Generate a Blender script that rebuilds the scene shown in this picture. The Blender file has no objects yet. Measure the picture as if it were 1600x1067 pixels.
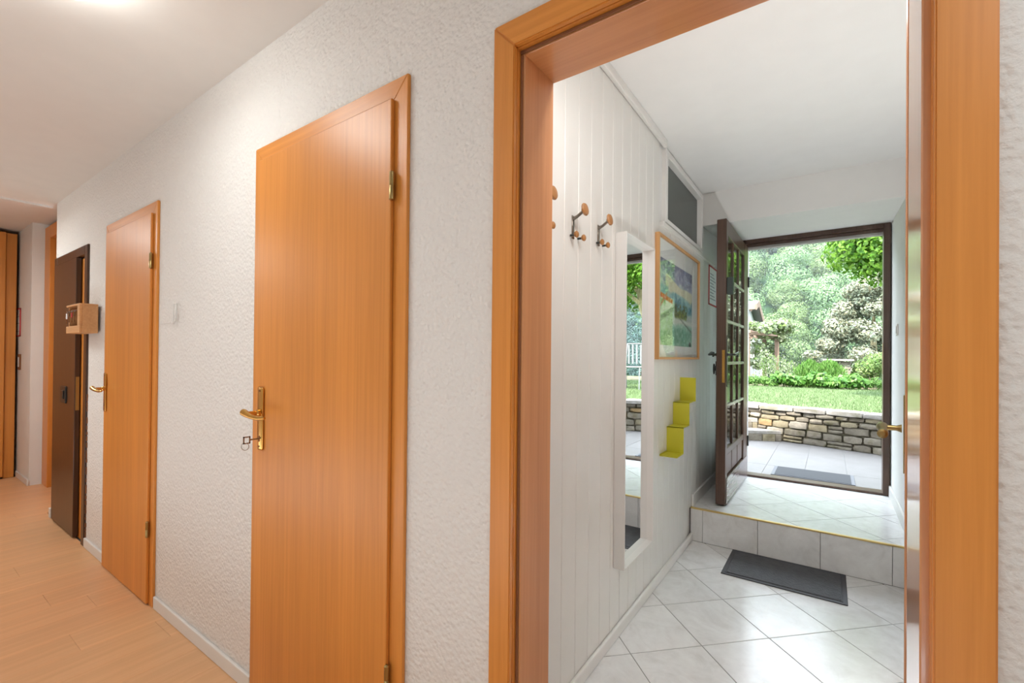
import bpy, bmesh, math, random
import numpy as np
from mathutils import Vector, Matrix
random.seed(7)
rng = np.random.default_rng(11)
C = bpy.context.scene.collection
SC = bpy.context.scene

# ------------------------------------------------------------------ camera
cam_d = bpy.data.cameras.new('camera')
cam = bpy.data.objects.new('camera', cam_d)
C.objects.link(cam)
_R = (0.81965007, 0.5727918, 0.00912777)
_U = (-0.0039825, -0.01023578, 0.99993968)
_W = (-0.57285068, 0.81963698, 0.00610861)
cam.matrix_world = Matrix(((_R[0], _U[0], -_W[0], 0), (_R[1], _U[1], -_W[1], 0), (_R[2], _U[2], -_W[2], 1.27), (0, 0, 0, 1)))
cam_d.sensor_width = 36
cam_d.lens = 710.8 / 1600 * 36
cam_d.shift_y = 19.24 / 1600
cam_d.clip_start = 0.02
cam_d.clip_end = 1000
SC.camera = cam

# ------------------------------------------------------------------ light
SUN = 11
SKY = 5.6
LAMP1 = 8.5
LAMP2 = 0.5
FILL3 = 0.4
FILLV = 0.3
DOWN1 = 1.8
DOWN2 = 12.2
DOWN3 = 3.8
DOWNV = 0.6
DOORFILL = 4.8
HALLFILL = 9.8
UPFILL = 5.2
HAZE = 0.0012
SC.view_settings.view_transform = 'Standard'
SC.view_settings.look = 'None'
SC.view_settings.gamma = 1
SC.view_settings.use_curve_mapping = False
SC.view_settings.exposure = 0.8
world = bpy.data.worlds.new('world')
SC.world = world
world.use_nodes = True
wn = world.node_tree
wn.nodes.clear()
wo = wn.nodes.new('ShaderNodeOutputWorld')
wb = wn.nodes.new('ShaderNodeBackground')
wb.inputs[0].default_value = (0.78, 0.89, 1.0, 1)
wb.inputs[1].default_value = SKY
wn.links.new(wb.outputs[0], wo.inputs[0])
sun_d = bpy.data.lights.new('sun', 'SUN')
sun_d.energy = SUN
sun_d.angle = math.radians(4)
sun_d.color = (1.0, 0.96, 0.88)
sun = bpy.data.objects.new('sun', sun_d)
C.objects.link(sun)
sun.rotation_euler = (math.radians(34), 0, math.radians(-14))
sun.location = (-2, -6, 20)

# added fill: an unseen long soft uplight behind the viewpoint, without a fixture
fl_d = bpy.data.lights.new('hall_fill', 'AREA')
fl_d.energy = HALLFILL; fl_d.shape = 'RECTANGLE'; fl_d.size = 4.6; fl_d.size_y = .22; fl_d.color = (.90, 1, 1.08)
fl_o = bpy.data.objects.new('hall_fill', fl_d); C.objects.link(fl_o); fl_o.location = (-2.0, -.3, .25); fl_o.rotation_euler = (math.radians(180), 0, 0)
# added fill above the vestibule side of the doorway (its hood is built below)
sc_d = bpy.data.lights.new('doorway_fill', 'AREA')
sc_d.energy = DOORFILL; sc_d.shape = 'RECTANGLE'; sc_d.size = .8; sc_d.size_y = .2; sc_d.color = (1, 1, 1)
sc_o = bpy.data.objects.new('doorway_fill', sc_d); C.objects.link(sc_o); sc_o.location = (-.2, 1.09, 2.25); sc_o.rotation_euler = (math.radians(28), 0, 0)

# added fill: disks under the ceiling lamps, and an unseen uplight inside the vestibule
for nm_, p_, e_, tilt_, c_ in (('hall', (-1.812, .261, 2.31), DOWN1, 0, (.94, 1, 1)), ('far', (-4.9, -.12, 2.31), DOWN2, 0, (.95, 1, 1)), ('near', (.55, .12, 2.31), DOWN3, 0, (.92, 1, 1.04)), ('vestibule', (-.2, 1.42, 2.42), DOWNV, 35, (1, 1, 1))):
    dn_d = bpy.data.lights.new('down_fill_' + nm_, 'AREA'); dn_d.shape = 'DISK'; dn_d.size = .5 if nm_ == 'far' else .28; dn_d.energy = e_; dn_d.color = c_
    dn_o = bpy.data.objects.new('down_fill_' + nm_, dn_d); C.objects.link(dn_o); dn_o.location = p_; dn_o.rotation_euler = (math.radians(tilt_), 0, 0)
up_d = bpy.data.lights.new('up_fill', 'AREA'); up_d.shape = 'RECTANGLE'; up_d.size = .08; up_d.size_y = .5; up_d.energy = UPFILL; up_d.spread = math.radians(108); up_d.color = (1, 1, 1)
up_o = bpy.data.objects.new('up_fill', up_d); C.objects.link(up_o); up_o.location = (.325, 2.0, .12); up_o.rotation_euler = (math.radians(180 - 12), 0, 0)

# ------------------------------------------------------------------ helpers
def S(r, g, b):
    f = lambda c: (c / 255 / 12.92) if c / 255 <= 0.04045 else ((c / 255 + 0.055) / 1.055) ** 2.4
    return (f(r), f(g), f(b), 1)

class N:
    """small node-tree builder"""
    def __init__(s, name):
        s.m = bpy.data.materials.new(name); s.m.use_nodes = True
        s.t = s.m.node_tree; s.p = s.t.nodes['Principled BSDF']
        s.tc = None
    def n(s, typ, **kw):
        nd = s.t.nodes.new('ShaderNode' + typ)
        for k, v in kw.items(): setattr(nd, k, v)
        return nd
    def link(s, a, b): s.t.links.new(a, b)
    def coord(s, scale=(1, 1, 1), kind='Object', loc=(0, 0, 0), rot=(0, 0, 0)):
        if s.tc is None: s.tc = s.n('TexCoord')
        mp = s.n('Mapping')
        mp.inputs['Scale'].default_value = scale
        mp.inputs['Location'].default_value = loc
        mp.inputs['Rotation'].default_value = rot
        s.link(s.tc.outputs[kind], mp.inputs['Vector'])
        return mp.outputs[0]
    def world(s, scale=(1, 1, 1)):
        g = s.n('NewGeometry'); mp = s.n('Mapping'); mp.inputs['Scale'].default_value = scale
        s.link(g.outputs['Position'], mp.inputs['Vector'])
        return mp.outputs[0]
    def noise(s, vec, scale=5, detail=3, rough=.5, dist=0):
        nd = s.n('TexNoise')
        nd.inputs['Scale'].default_value = scale; nd.inputs['Detail'].default_value = detail
        nd.inputs['Roughness'].default_value = rough; nd.inputs['Distortion'].default_value = dist
        s.link(vec, nd.inputs['Vector'])
        return nd.outputs['Fac']
    def ramp(s, fac, stops):
        r = s.n('ValToRGB'); e = r.color_ramp.elements
        while len(e) < len(stops): e.new(.5)
        for i, (p, c) in enumerate(stops): e[i].position = p; e[i].color = c
        s.link(fac, r.inputs[0]); return r.outputs[0]
    def mix(s, fac, a, b, mode='MIX'):
        m = s.n('Mix', data_type='RGBA', blend_type=mode)
        for i, v in ((0, fac), (6, a), (7, b)):
            if hasattr(v, 'is_output'): s.link(v, m.inputs[i])
            else: m.inputs[i].default_value = v
        return m.outputs[2]
    def color(s, c):
        if hasattr(c, 'is_output'): s.link(c, s.p.inputs['Base Color'])
        else: s.p.inputs['Base Color'].default_value = c
    def set(s, **kw):
        for k, v in kw.items(): s.p.inputs[k.replace('_', ' ')].default_value = v
        return s
    def bump(s, h, strength=.3, dist=.002):
        b = s.n('Bump'); b.inputs['Strength'].default_value = strength; b.inputs['Distance'].default_value = dist
        s.link(h, b.inputs['Height']); s.link(b.outputs[0], s.p.inputs['Normal'])

def rand_tint(k, col, amt=.12):
    """multiply a colour by a per-object brightness"""
    oi = k.n('ObjectInfo'); mr = k.n('MapRange')
    mr.inputs['To Min'].default_value = 1 - amt; mr.inputs['To Max'].default_value = 1 + amt * .6
    k.link(oi.outputs['Random'], mr.inputs['Value'])
    return k.mix(1.0, col, mr.outputs[0], 'MULTIPLY')

def plain(name, c, rough=.5, metal=0, spec=.5):
    k = N(name); v = k.noise(k.coord(), 9, 3)
    a = tuple(x * .94 for x in c[:3]) + (1,)
    k.color(k.mix(v, a, c)); k.set(Roughness=rough, Metallic=metal, Specular_IOR_Level=spec)
    return k.m

def wood(name, dark, light, axis=2, rough=.42, fine=55, coat=0.0, tint=0):
    k = N(name)
    sc = [fine] * 3; sc[axis] = fine * .022
    sb = [6] * 3; sb[axis] = .35
    f1 = k.noise(k.coord(tuple(sc)), 1.6, 5, .62, .3)
    f2 = k.noise(k.coord(tuple(sb)), 1.3, 3, .5, .6)
    a = k.ramp(f1, [(.25, dark), (.75, light)])
    mid = tuple((d * .45 + l * .55) for d, l in zip(dark, light))
    b = k.mix(.3, a, mid)
    c = k.ramp(f2, [(.3, (.90, .88, .86, 1)), (.7, (1.06, 1.05, 1.04, 1))])
    col = k.mix(1.0, b, c, 'MULTIPLY')
    if tint: col = rand_tint(k, col, tint)
    k.color(col)
    k.set(Roughness=rough, Coat_Weight=coat, Coat_Roughness=.12)
    k.bump(f1, .08, .0008)
    return k.m

def plaster(name, c, scale=1, strength=.5):
    k = N(name)
    v = k.n('TexVoronoi'); v.feature = 'SMOOTH_F1'; v.inputs['Scale'].default_value = 62 * scale
    k.link(k.world(), v.inputs['Vector'])
    nz = k.noise(k.world(), 120 * scale, 4, .6)
    n2 = k.noise(k.world(), 24 * scale, 2, .5)
    a = k.n('Math', operation='MULTIPLY_ADD'); k.link(nz, a.inputs[0]); a.inputs[1].default_value = .5; k.link(v.outputs['Distance'], a.inputs[2])
    b = k.n('Math', operation='MULTIPLY_ADD'); k.link(n2, b.inputs[0]); b.inputs[1].default_value = .9; k.link(a.outputs[0], b.inputs[2])
    k.color(k.mix(n2, tuple(x * .965 for x in c[:3]) + (1,), c)); k.set(Roughness=.85, Specular_IOR_Level=.2)
    k.bump(b.outputs[0], strength, .006)
    return k.m

OUT = .27
def O(c, f=None): return tuple(x * (f or OUT) for x in c[:3]) + (1,)
def leafmat(name, c1, c2, transl=.35, rough=.5, objrand=0.0, f=None):
    c1, c2 = O(c1, f), O(c2, f)
    k = N(name)
    g = k.n('NewGeometry')
    col = k.ramp(g.outputs['Random Per Island'], [(0, c1), (1, c2)])
    if objrand: col = rand_tint(k, col, objrand)
    k.color(col); k.set(Roughness=rough, Specular_IOR_Level=.3)
    tr = k.n('BsdfTranslucent'); k.link(col, tr.inputs[0])
    mx = k.n('MixShader'); mx.inputs[0].default_value = transl
    k.link(k.p.outputs[0], mx.inputs[1]); k.link(tr.outputs[0], mx.inputs[2])
    out = [x for x in k.t.nodes if x.type == 'OUTPUT_MATERIAL'][0]
    k.link(mx.outputs[0], out.inputs[0])
    return k.m

def tag(o, label=None, cat=None, group=None, kind=None):
    if label: o['label'] = label
    if cat: o['category'] = cat
    if group: o['group'] = group
    if kind: o['kind'] = kind
    return o

def empty(name, loc, label, cat, group=None, kind=None, rotz=0):
    o = bpy.data.objects.new(name, None); C.objects.link(o)
    o.location = loc; o.rotation_euler = (0, 0, rotz); o.empty_display_size = .1
    return tag(o, label, cat, group, kind)

def wloc(o):
    v = Vector((0, 0, 0))
    while o: v += Vector(o.location); o = o.parent
    return v

def obj(name, bm, mat, parent=None, smooth=False, origin=None, local=False):
    """link the bmesh as ONE mesh object; geometry is given in world space unless local"""
    if origin is None: origin = (0, 0, 0)
    off = wloc(parent) if (parent and not local) else Vector((0, 0, 0))
    off = off + Vector(origin)
    if off.length: bmesh.ops.translate(bm, verts=bm.verts, vec=-off)
    me = bpy.data.meshes.new(name); bm.to_mesh(me); bm.free()
    for m in (mat if isinstance(mat, (list, tuple)) else [mat]): me.materials.append(m)
    if smooth:
        for p in me.polygons: p.use_smooth = True
        try: me.set_sharp_from_angle(angle=math.radians(38))
        except Exception: pass
    o = bpy.data.objects.new(name, me); C.objects.link(o)
    o.location = origin
    if parent: o.parent = parent
    return o

def copy_tree(o, parent=None):
    c = o.copy(); C.objects.link(c)
    if parent: c.parent = parent
    for ch in list(o.children): copy_tree(ch, c)
    return c

def B(): return bmesh.new()

def box(bm, x0, x1, y0, y1, z0, z1, bev=0, seg=1, mi=0):
    vs = [bm.verts.new(p) for p in ((x0, y0, z0), (x1, y0, z0), (x1, y1, z0), (x0, y1, z0), (x0, y0, z1), (x1, y0, z1), (x1, y1, z1), (x0, y1, z1))]
    fs = [bm.faces.new([vs[i] for i in q]) for q in ((0, 3, 2, 1), (4, 5, 6, 7), (0, 1, 5, 4), (1, 2, 6, 5), (2, 3, 7, 6), (3, 0, 4, 7))]
    for f in fs: f.material_index = mi
    if bev:
        es = list({e for f in fs for e in f.edges})
        bmesh.ops.bevel(bm, geom=es, offset=bev, segments=seg, affect='EDGES', profile=.5)
    return bm

def BX(x0, x1, y0, y1, z0, z1, bev=0, seg=1): return box(B(), x0, x1, y0, y1, z0, z1, bev, seg)

def tube(bm, pts, rad, n=10, caps=True):
    pts = [Vector(p) for p in pts]
    rs = rad if isinstance(rad, (list, tuple)) else [rad] * len(pts)
    rings = []; up = None
    for i, p in enumerate(pts):
        t = (pts[min(i + 1, len(pts) - 1)] - pts[max(i - 1, 0)]).normalized()
        if up is None:
            up = Vector((0, 0, 1)) if abs(t.z) < .9 else Vector((1, 0, 0))
        a = t.cross(up)
        if a.length < 1e-6: a = t.cross(Vector((0, 1, 0)))
        a.normalize(); b = a.cross(t).normalized(); up = b
        rings.append([bm.verts.new(p + (a * math.cos(2 * math.pi * k / n) + b * math.sin(2 * math.pi * k / n)) * rs[i]) for k in range(n)])
    for r0, r1 in zip(rings, rings[1:]):
        for k in range(n):
            bm.faces.new((r0[k], r0[(k + 1) % n], r1[(k + 1) % n], r1[k]))
    if caps:
        bm.faces.new(rings[0][::-1]); bm.faces.new(rings[-1])
    return bm

def lathe(bm, prof, base, axis, n=20):
    """profile of (radius, height) along axis from base"""
    ax = Vector(axis).normalized(); up = Vector((0, 0, 1)) if abs(ax.z) < .9 else Vector((1, 0, 0))
    a = ax.cross(up).normalized(); b = ax.cross(a).normalized(); base = Vector(base)
    rings = []
    for r, h in prof:
        r = max(r, 1e-5)
        rings.append([bm.verts.new(base + ax * h + (a * math.cos(2 * math.pi * k / n) + b * math.sin(2 * math.pi * k / n)) * r) for k in range(n)])
    for r0, r1 in zip(rings, rings[1:]):
        for k in range(n): bm.faces.new((r0[k], r0[(k + 1) % n], r1[(k + 1) % n], r1[k]))
    bm.faces.new(rings[0][::-1]); bm.faces.new(rings[-1])
    bmesh.ops.recalc_face_normals(bm, faces=bm.faces)
    return bm

def prism(bm, poly, z0, z1, bev=0):
    lo = [bm.verts.new((p[0], p[1], z0)) for p in poly]; hi = [bm.verts.new((p[0], p[1], z1)) for p in poly]
    n = len(poly); top = bm.faces.new(hi); bm.faces.new(lo[::-1])
    for i in range(n): bm.faces.new((lo[i], lo[(i + 1) % n], hi[(i + 1) % n], hi[i]))
    bmesh.ops.recalc_face_normals(bm, faces=bm.faces)
    if bev: bmesh.ops.bevel(bm, geom=list(top.edges), offset=bev, segments=1, affect='EDGES', profile=.5)
    return bm

def clip(poly, x0, x1, y0, y1):
    def half(ps, ax, v, sgn):
        out = []
        for i in range(len(ps)):
            a, b = ps[i - 1], ps[i]
            da, db = sgn * (a[ax] - v), sgn * (b[ax] - v)
            if (da >= 0) != (db >= 0):
                t = da / (da - db); out.append((a[0] + (b[0] - a[0]) * t, a[1] + (b[1] - a[1]) * t))
            if db >= 0: out.append(b)
        return out
    for ax, v, s in ((0, x0, 1), (0, x1, -1), (1, y0, 1), (1, y1, -1)):
        if poly: poly = half(poly, ax, v, s)
    return poly

def area(ps): return abs(sum(ps[i - 1][0] * ps[i][1] - ps[i][0] * ps[i - 1][1] for i in range(len(ps)))) / 2

def npmesh(name, verts, faces, mat, parent=None, origin=(0, 0, 0), smooth=False):
    verts = np.asarray(verts, np.float32); faces = np.asarray(faces, np.int32)
    me = bpy.data.meshes.new(name); k = faces.shape[1]
    me.vertices.add(len(verts)); me.vertices.foreach_set('co', verts.ravel())
    me.loops.add(faces.size); me.loops.foreach_set('vertex_index', faces.ravel())
    me.polygons.add(len(faces)); me.polygons.foreach_set('loop_start', np.arange(0, faces.size, k, dtype=np.int32))
    if smooth: me.polygons.foreach_set('use_smooth', np.ones(len(faces), bool))
    me.update(calc_edges=True); me.validate()
    me.materials.append(mat)
    o = bpy.data.objects.new(name, me); C.objects.link(o); o.location = origin
    if parent: o.parent = parent
    return o

def leaves(cent, nrm, size, aspect=.55, up=None, fold=.15):
    """diamond leaves: centre, facing, size -> verts, quads"""
    n = len(cent); nrm = nrm / (np.linalg.norm(nrm, axis=1, keepdims=True) + 1e-9)
    r = rng.normal(size=(n, 3)) if up is None else up + rng.normal(size=(n, 3)) * .25
    t = r - (r * nrm).sum(1, keepdims=True) * nrm; t /= np.linalg.norm(t, axis=1, keepdims=True) + 1e-9
    b = np.cross(nrm, t); s = np.asarray(size).reshape(-1, 1) * np.ones((n, 1))
    v = np.stack([cent - t * s * .5, cent + b * s * aspect * .5 + nrm * s * fold, cent + t * s * .5, cent - b * s * aspect * .5 + nrm * s * fold], 1).reshape(-1, 3)
    f = np.arange(4 * n).reshape(-1, 4)
    return v, f

def crown_points(blobs, n, shell=.5):
    """blobs (x,y,z,r,flat): points near the blob surfaces, and outward normals"""
    w = np.array([b[3] ** 2 for b in blobs]); idx = rng.choice(len(blobs), n, p=w / w.sum())
    bl = np.array(blobs)[idx]
    d = rng.normal(size=(n, 3)); d /= np.linalg.norm(d, axis=1, keepdims=True)
    rad = bl[:, 3:4] * (1 - shell * rng.random((n, 1)) ** 2)
    sc = np.stack([np.ones(n), np.ones(n), bl[:, 4]], 1)
    return bl[:, :3] + d * rad * sc, d + rng.normal(size=(n, 3)) * .45 + np.array([0, 0, .25])

# ------------------------------------------------------------------ materials
M = {}
M['wall'] = plaster('hall_plaster', S(233, 229, 224), 1.35, .75)
M['wall_v'] = plain('smooth_white_plaster', S(232, 231, 228), .8, 0, .2)
M['ceil'] = plain('ceiling_paint', S(234, 229, 223), .9, 0, .1)
M['ceil_v'] = plain('vestibule_ceiling_paint', S(238, 237, 234), .85, 0, .1)
M['white'] = plain('white_lacquer', S(228, 226, 222), .38)
M['board'] = plain('white_painted_board', S(226, 224, 219), .33)
M['white_mat'] = plain('white_matt', S(230, 228, 224), .7)
M['beech'] = wood('beech_veneer', S(202, 127, 50), S(228, 151, 69), 2, .38)
M['beech_h'] = wood('beech_veneer_across', S(202, 127, 50), S(228, 151, 69), 0, .38)
M['beech_r'] = wood('beech_lining', S(196, 134, 84), S(216, 156, 108), 2, .3, 55, 1.0)
M['beech_rh'] = wood('beech_lining_across', S(200, 134, 80), S(222, 158, 104), 0, .3, 55, .6)
M['seal'] = plain('brown_rubber_seal', S(136, 88, 54), .7)
M['darkwood'] = wood('dark_stained_wood', S(48, 32, 22), S(82, 56, 38), 2, .32)
M['doorwood'] = wood('weathered_brown_wood', S(62, 44, 36), S(104, 78, 64), 2, .3)
M['plank'] = wood('laminate_plank', S(222, 170, 122), S(236, 188, 142), 1, .36, 40, 0, .03)
M['oak'] = wood('oak_frame', S(190, 138, 84), S(214, 166, 110), 1, .45)
M['oakz'] = wood('oak_frame_upright', S(190, 138, 84), S(214, 166, 110), 2, .45)
M['pine'] = wood('pine_box', S(196, 142, 92), S(222, 172, 120), 0, .5)
M['knobwood'] = plain('turned_wood', S(168, 116, 66), .4)
M['brass'] = plain('brass', S(214, 168, 92), .22, 1)
M['oldbrass'] = plain('old_brass', S(168, 146, 96), .3, 1)
M['iron'] = plain('wrought_iron', S(70, 72, 70), .38, .8)
M['chrome'] = plain('chrome', S(150, 140, 130), .2, 1)
M['black'] = plain('black_rubber', S(30, 30, 32), .6)
M['lime'] = plain('lime_lacquer', S(196, 190, 48), .35)
M['gold'] = plain('brass_edge_strip', S(212, 184, 118), .35, .6)
M['grout'] = plain('grey_grout', S(132, 130, 128), .9)
M['red'] = plain('red_frame', S(190, 52, 58), .5)
M['paper'] = plain('paper', S(236, 236, 236), .7)
M['ink'] = plain('grey_print', S(150, 152, 160), .8)
M['greybox'] = plain('dark_grey_plastic', S(58, 70, 66), .5)
M['metalgrey'] = plain('grey_powder_coat', S(120, 122, 122), .45, .3)

k = N('mirror_glass'); k.color((.93, .94, .94, 1)); k.set(Metallic=1.0, Roughness=.0)
M['mirror'] = k.m
def thin_glass(name, tint, rough):
    k = N(name); t = k.t
    tr = k.n('BsdfTransparent'); tr.inputs[0].default_value = tint
    gl = k.n('BsdfGlossy'); gl.inputs['Roughness'].default_value = rough
    lw = k.n('LayerWeight'); lw.inputs[0].default_value = .5; pw = k.n('Math', operation='POWER'); pw.inputs[1].default_value = 4.0; k.link(lw.outputs['Facing'], pw.inputs[0])
    ma = k.n('Math', operation='MULTIPLY_ADD'); ma.inputs[1].default_value = .5; ma.inputs[2].default_value = .03; k.link(pw.outputs[0], ma.inputs[0])
    mx = k.n('MixShader'); k.link(ma.outputs[0], mx.inputs[0]); k.link(tr.outputs[0], mx.inputs[1]); k.link(gl.outputs[0], mx.inputs[2])
    out = [x for x in t.nodes if x.type == 'OUTPUT_MATERIAL'][0]; k.link(mx.outputs[0], out.inputs[0]); return k.m
M['pane'] = thin_glass('clear_pane', (.90, .96, .94, 1), .02)
M['glaze'] = thin_glass('picture_glazing', (.98, .99, .98, 1), .0)
k = N('reeded_glass'); k.color(S(150, 158, 152)); k.set(Roughness=.22, Transmission_Weight=.75, IOR=1.45)
w = k.n('TexWave'); w.bands_direction = 'Y'; w.inputs['Scale'].default_value = 22; w.inputs['Distortion'].default_value = 2.5; w.inputs['Detail Scale'].default_value = .4
k.link(k.coord(), w.inputs['Vector']); k.bump(w.outputs['Fac'], 1.0, .008); k.color(k.mix(w.outputs['Fac'], S(96, 104, 98), S(172, 180, 174))); k.set(Transmission_Weight=.55)
M['reeded'] = k.m

k = N('marbled_tile')
v = k.world((1, 1, 1)); oi = k.n('ObjectInfo'); add = k.n('VectorMath', operation='ADD'); k.link(v, add.inputs[0])
mul = k.n('Math', operation='MULTIPLY'); mul.inputs[1].default_value = 40; k.link(oi.outputs['Random'], mul.inputs[0]); k.link(mul.outputs[0], add.inputs[1])
f = k.noise(add.outputs[0], 5.5, 6, .62, 1.6); f2 = k.noise(add.outputs[0], 34, 4, .6)
col = k.ramp(f, [(.3, S(220, 218, 216)), (.5, S(232, 231, 230)), (.7, S(238, 238, 237))])
k.color(rand_tint(k, k.mix(.12, col, f2, 'MULTIPLY'), .04)); k.set(Roughness=.16, Specular_IOR_Level=.5)
rr = k.ramp(f2, [(.35, (.12, .12, .12, 1)), (.65, (.24, .24, .24, 1))]); k.link(rr, k.p.inputs['Roughness'])
k.bump(f2, .03, .001)
M['tile'] = k.m
k = N('patio_tile'); f = k.noise(k.world(), 6, 5, .6); g2 = k.noise(k.world(), 90, 3)
k.color(rand_tint(k, k.mix(.25, k.ramp(f, [(.3, O(S(214, 205, 200), .23)), (.7, O(S(228, 220, 216), .23))]), g2, 'MULTIPLY'), .05)); k.set(Roughness=.55)
M['patio'] = k.m

def stone_mat(name, a, b, moss):
    a, b, moss = O(a, .55), O(b, .55), O(moss, .55)
    k = N(name)
    f = k.noise(k.world(), 14, 6, .65, .5); g = k.noise(k.world(), 60, 4, .7); h = k.noise(k.world(), 7, 4)
    col = k.ramp(f, [(.28, a), (.72, b)])
    col = k.mix(k.ramp(h, [(.52, (0, 0, 0, 1)), (.68, (1, 1, 1, 1))]), col, moss)
    col = k.mix(.35, col, k.ramp(g, [(.3, (.55, .55, .55, 1)), (.7, (1.1, 1.1, 1.1, 1))]), 'MULTIPLY')
    k.color(rand_tint(k, col, .14)); k.set(Roughness=.92, Specular_IOR_Level=.15); k.bump(g, .6, .006)
    return k.m
M['stone'] = [stone_mat('grey_stone', S(136, 126, 112), S(182, 170, 152), S(116, 108, 82)),
              stone_mat('beige_stone', S(152, 138, 114), S(196, 182, 152), S(122, 112, 82)),
              stone_mat('ochre_stone', S(164, 134, 94), S(202, 172, 130), S(136, 116, 82)),
              stone_mat('pale_stone', S(158, 148, 134), S(204, 192, 174), S(136, 126, 100))]
M['mortar'] = stone_mat('dark_joint', S(120, 112, 94), S(150, 140, 118), S(112, 112, 80))
M['coping'] = stone_mat('coping_stone', S(176, 168, 158), S(214, 206, 198), S(156, 150, 132))

k = N('rubber_mat'); v = k.n('TexVoronoi'); v.inputs['Scale'].default_value = 95; k.link(k.world(), v.inputs['Vector'])
nz = k.noise(k.world(), 30, 3)
k.color(k.mix(nz, S(62, 63, 66), S(92, 93, 97))); k.set(Roughness=.75); k.bump(v.outputs['Distance'], .6, .003)
M['mat'] = k.m
k = N('rubber_mat_border'); k.color(k.mix(k.noise(k.world(), 200, 2), S(52, 52, 56), S(78, 78, 82))); k.set(Roughness=.6)
M['mat_edge'] = k.m
k = N('lawn_soil'); f = k.noise(k.world(), 3, 5, .6); g = k.noise(k.world(), 70, 4, .7)
k.color(k.mix(g, k.ramp(f, [(.3, O(S(132, 162, 100))), (.7, O(S(156, 186, 122)))]), O(S(170, 198, 136)))); k.set(Roughness=.95, Specular_IOR_Level=.1); k.bump(g, .5, .02)
M['lawn'] = k.m
k = N('soil'); k.color(k.ramp(k.noise(k.world(), 9, 5, .7), [(.3, S(58, 54, 34)), (.7, S(86, 80, 52))])); k.set(Roughness=.95)
M['soil'] = k.m
k = N('hill_ground'); k.color(k.ramp(k.noise(k.world(), .12, 5, .7), [(.3, O(S(52, 92, 56))), (.7, O(S(84, 126, 76)))])); k.set(Roughness=.95, Specular_IOR_Level=.1)
M['hill'] = k.m
k = N('bark'); f = k.noise(k.coord((8, 8, 2)), 4, 5, .65, .5)
k.color(k.ramp(f, [(.3, S(112, 100, 74)), (.7, S(176, 166, 128))])); k.set(Roughness=.9); k.bump(f, .5, .02)
M['bark'] = k.m
M['grass'] = leafmat('grass_blade', S(138, 172, 104), S(180, 208, 144), .35, .5)
M['leaf'] = leafmat('bright_leaf', S(84, 150, 30), S(164, 212, 82), .45, .4, 0, .42)
M['spruce'] = leafmat('blue_spruce_needles', S(138, 132, 98), S(212, 226, 196), .2, .6, 0, .44)
M['bush'] = leafmat('bright_bush', S(112, 178, 66), S(172, 222, 116), .4, .5, 0, .34)
M['hosta'] = leafmat('broad_leaf', S(90, 164, 50), S(164, 222, 104), .4, .4, 0, .34)
M['shrub'] = leafmat('shrub_leaf', S(122, 178, 72), S(200, 226, 140), .4, .5, 0, .34)
M['vine'] = leafmat('vine_leaf', S(150, 190, 90), S(234, 242, 210), .4, .5, 0, .34)
M['forest'] = [leafmat('forest_pale', S(154, 194, 116), S(190, 220, 148), .2, .6, .2, .30),
               leafmat('forest_green', S(118, 164, 102), S(168, 202, 142), .2, .6, .2, .44),
               leafmat('forest_blue', S(70, 116, 110), S(136, 172, 160), .15, .6, .2, .34)]
M['weathered'] = wood('weathered_timber', S(92, 74, 62), S(142, 118, 102), 2, .7)
M['render_w'] = plain('white_render', O(S(236, 232, 228), .55), .9)
M['rooftile'] = plain('grey_roof_tile', O(S(176, 166, 164), .55), .8)

# ================================================================== THE SETTING
YW, YB = .857, 1.0           # hallway wall: near and far face
XL, XR = -.795, .385         # vestibule side walls
ZH, ZV = 2.42, 2.53          # ceilings
YS, ZL = 3.335, .23          # step face, landing level
YT = 4.50                    # entry threshold

def struct(name, bm, mat, label, cat='wall', smooth=False, origin=None):
    return tag(obj(name, bm, mat, None, smooth, origin), label, cat, None, 'structure')

# hallway main wall, with openings for the doors
bm = B()
for x0, x1, z0, z1 in ((-4.9, -4.83, 0, ZV), (-4.83, -4.07, 1.93, ZV), (-4.07, -3.53, 0, ZV), (-3.53, -2.83, 1.98, ZV), (-2.83, -1.71, 0, ZV),
                       (-1.71, -1.01, 1.98, ZV), (-1.01, -.605, 0, ZV), (-.605, .132, 1.99, ZV), (.132, 1.4, 0, ZV)):
    box(bm, x0, x1, YW, YB, z0, z1)
bmesh.ops.remove_doubles(bm, verts=bm.verts, dist=1e-5)
struct('wall_north', bm, M['wall'], 'white roughcast hallway wall with a row of doors')
struct('wall_south', BX(-8, 1.4, -.6, -.45, -.05, ZV), M['wall'], 'white hallway wall behind the viewer')
struct('wall_east', BX(1.4, 1.55, -.6, 1.0, -.05, ZV), M['wall'], 'white hallway wall at the near end')
bm = B(); box(bm, -7.35, -6.24, .925, 1.3, 0, ZV + .06); 
struct('wall_west', bm, M['wall_v'], 'white pilaster at the far end of the hallway')
struct('wall_alcove', BX(-6.24, -4.9, 1.12, 1.3, 0, ZV + .06), M['wall_v'], 'white wall of the alcove behind the beech cupboard front')
struct('wall_far_end', BX(-8.0, -7.35, -.6, 1.3, 0, ZV + .06), M['wall_v'], 'white end wall behind the tall wardrobe')
struct('ceiling', BX(-5.05, 1.55, -.6, YW, ZH, ZV + .12), M['ceil'], 'white hallway ceiling', 'ceiling')
struct('ceiling_far', BX(-8.0, -5.05, -.6, 1.3, ZH + .09, ZV + .12), M['ceil'], 'white raised ceiling at the far end of the hallway', 'ceiling')
struct('trim_1', BX(-5.065, -5.03, -.45, YW, ZH - .012, ZH + .01, .003), M['white_mat'], 'white edge bead where the hallway ceiling steps up', 'trim')
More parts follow.
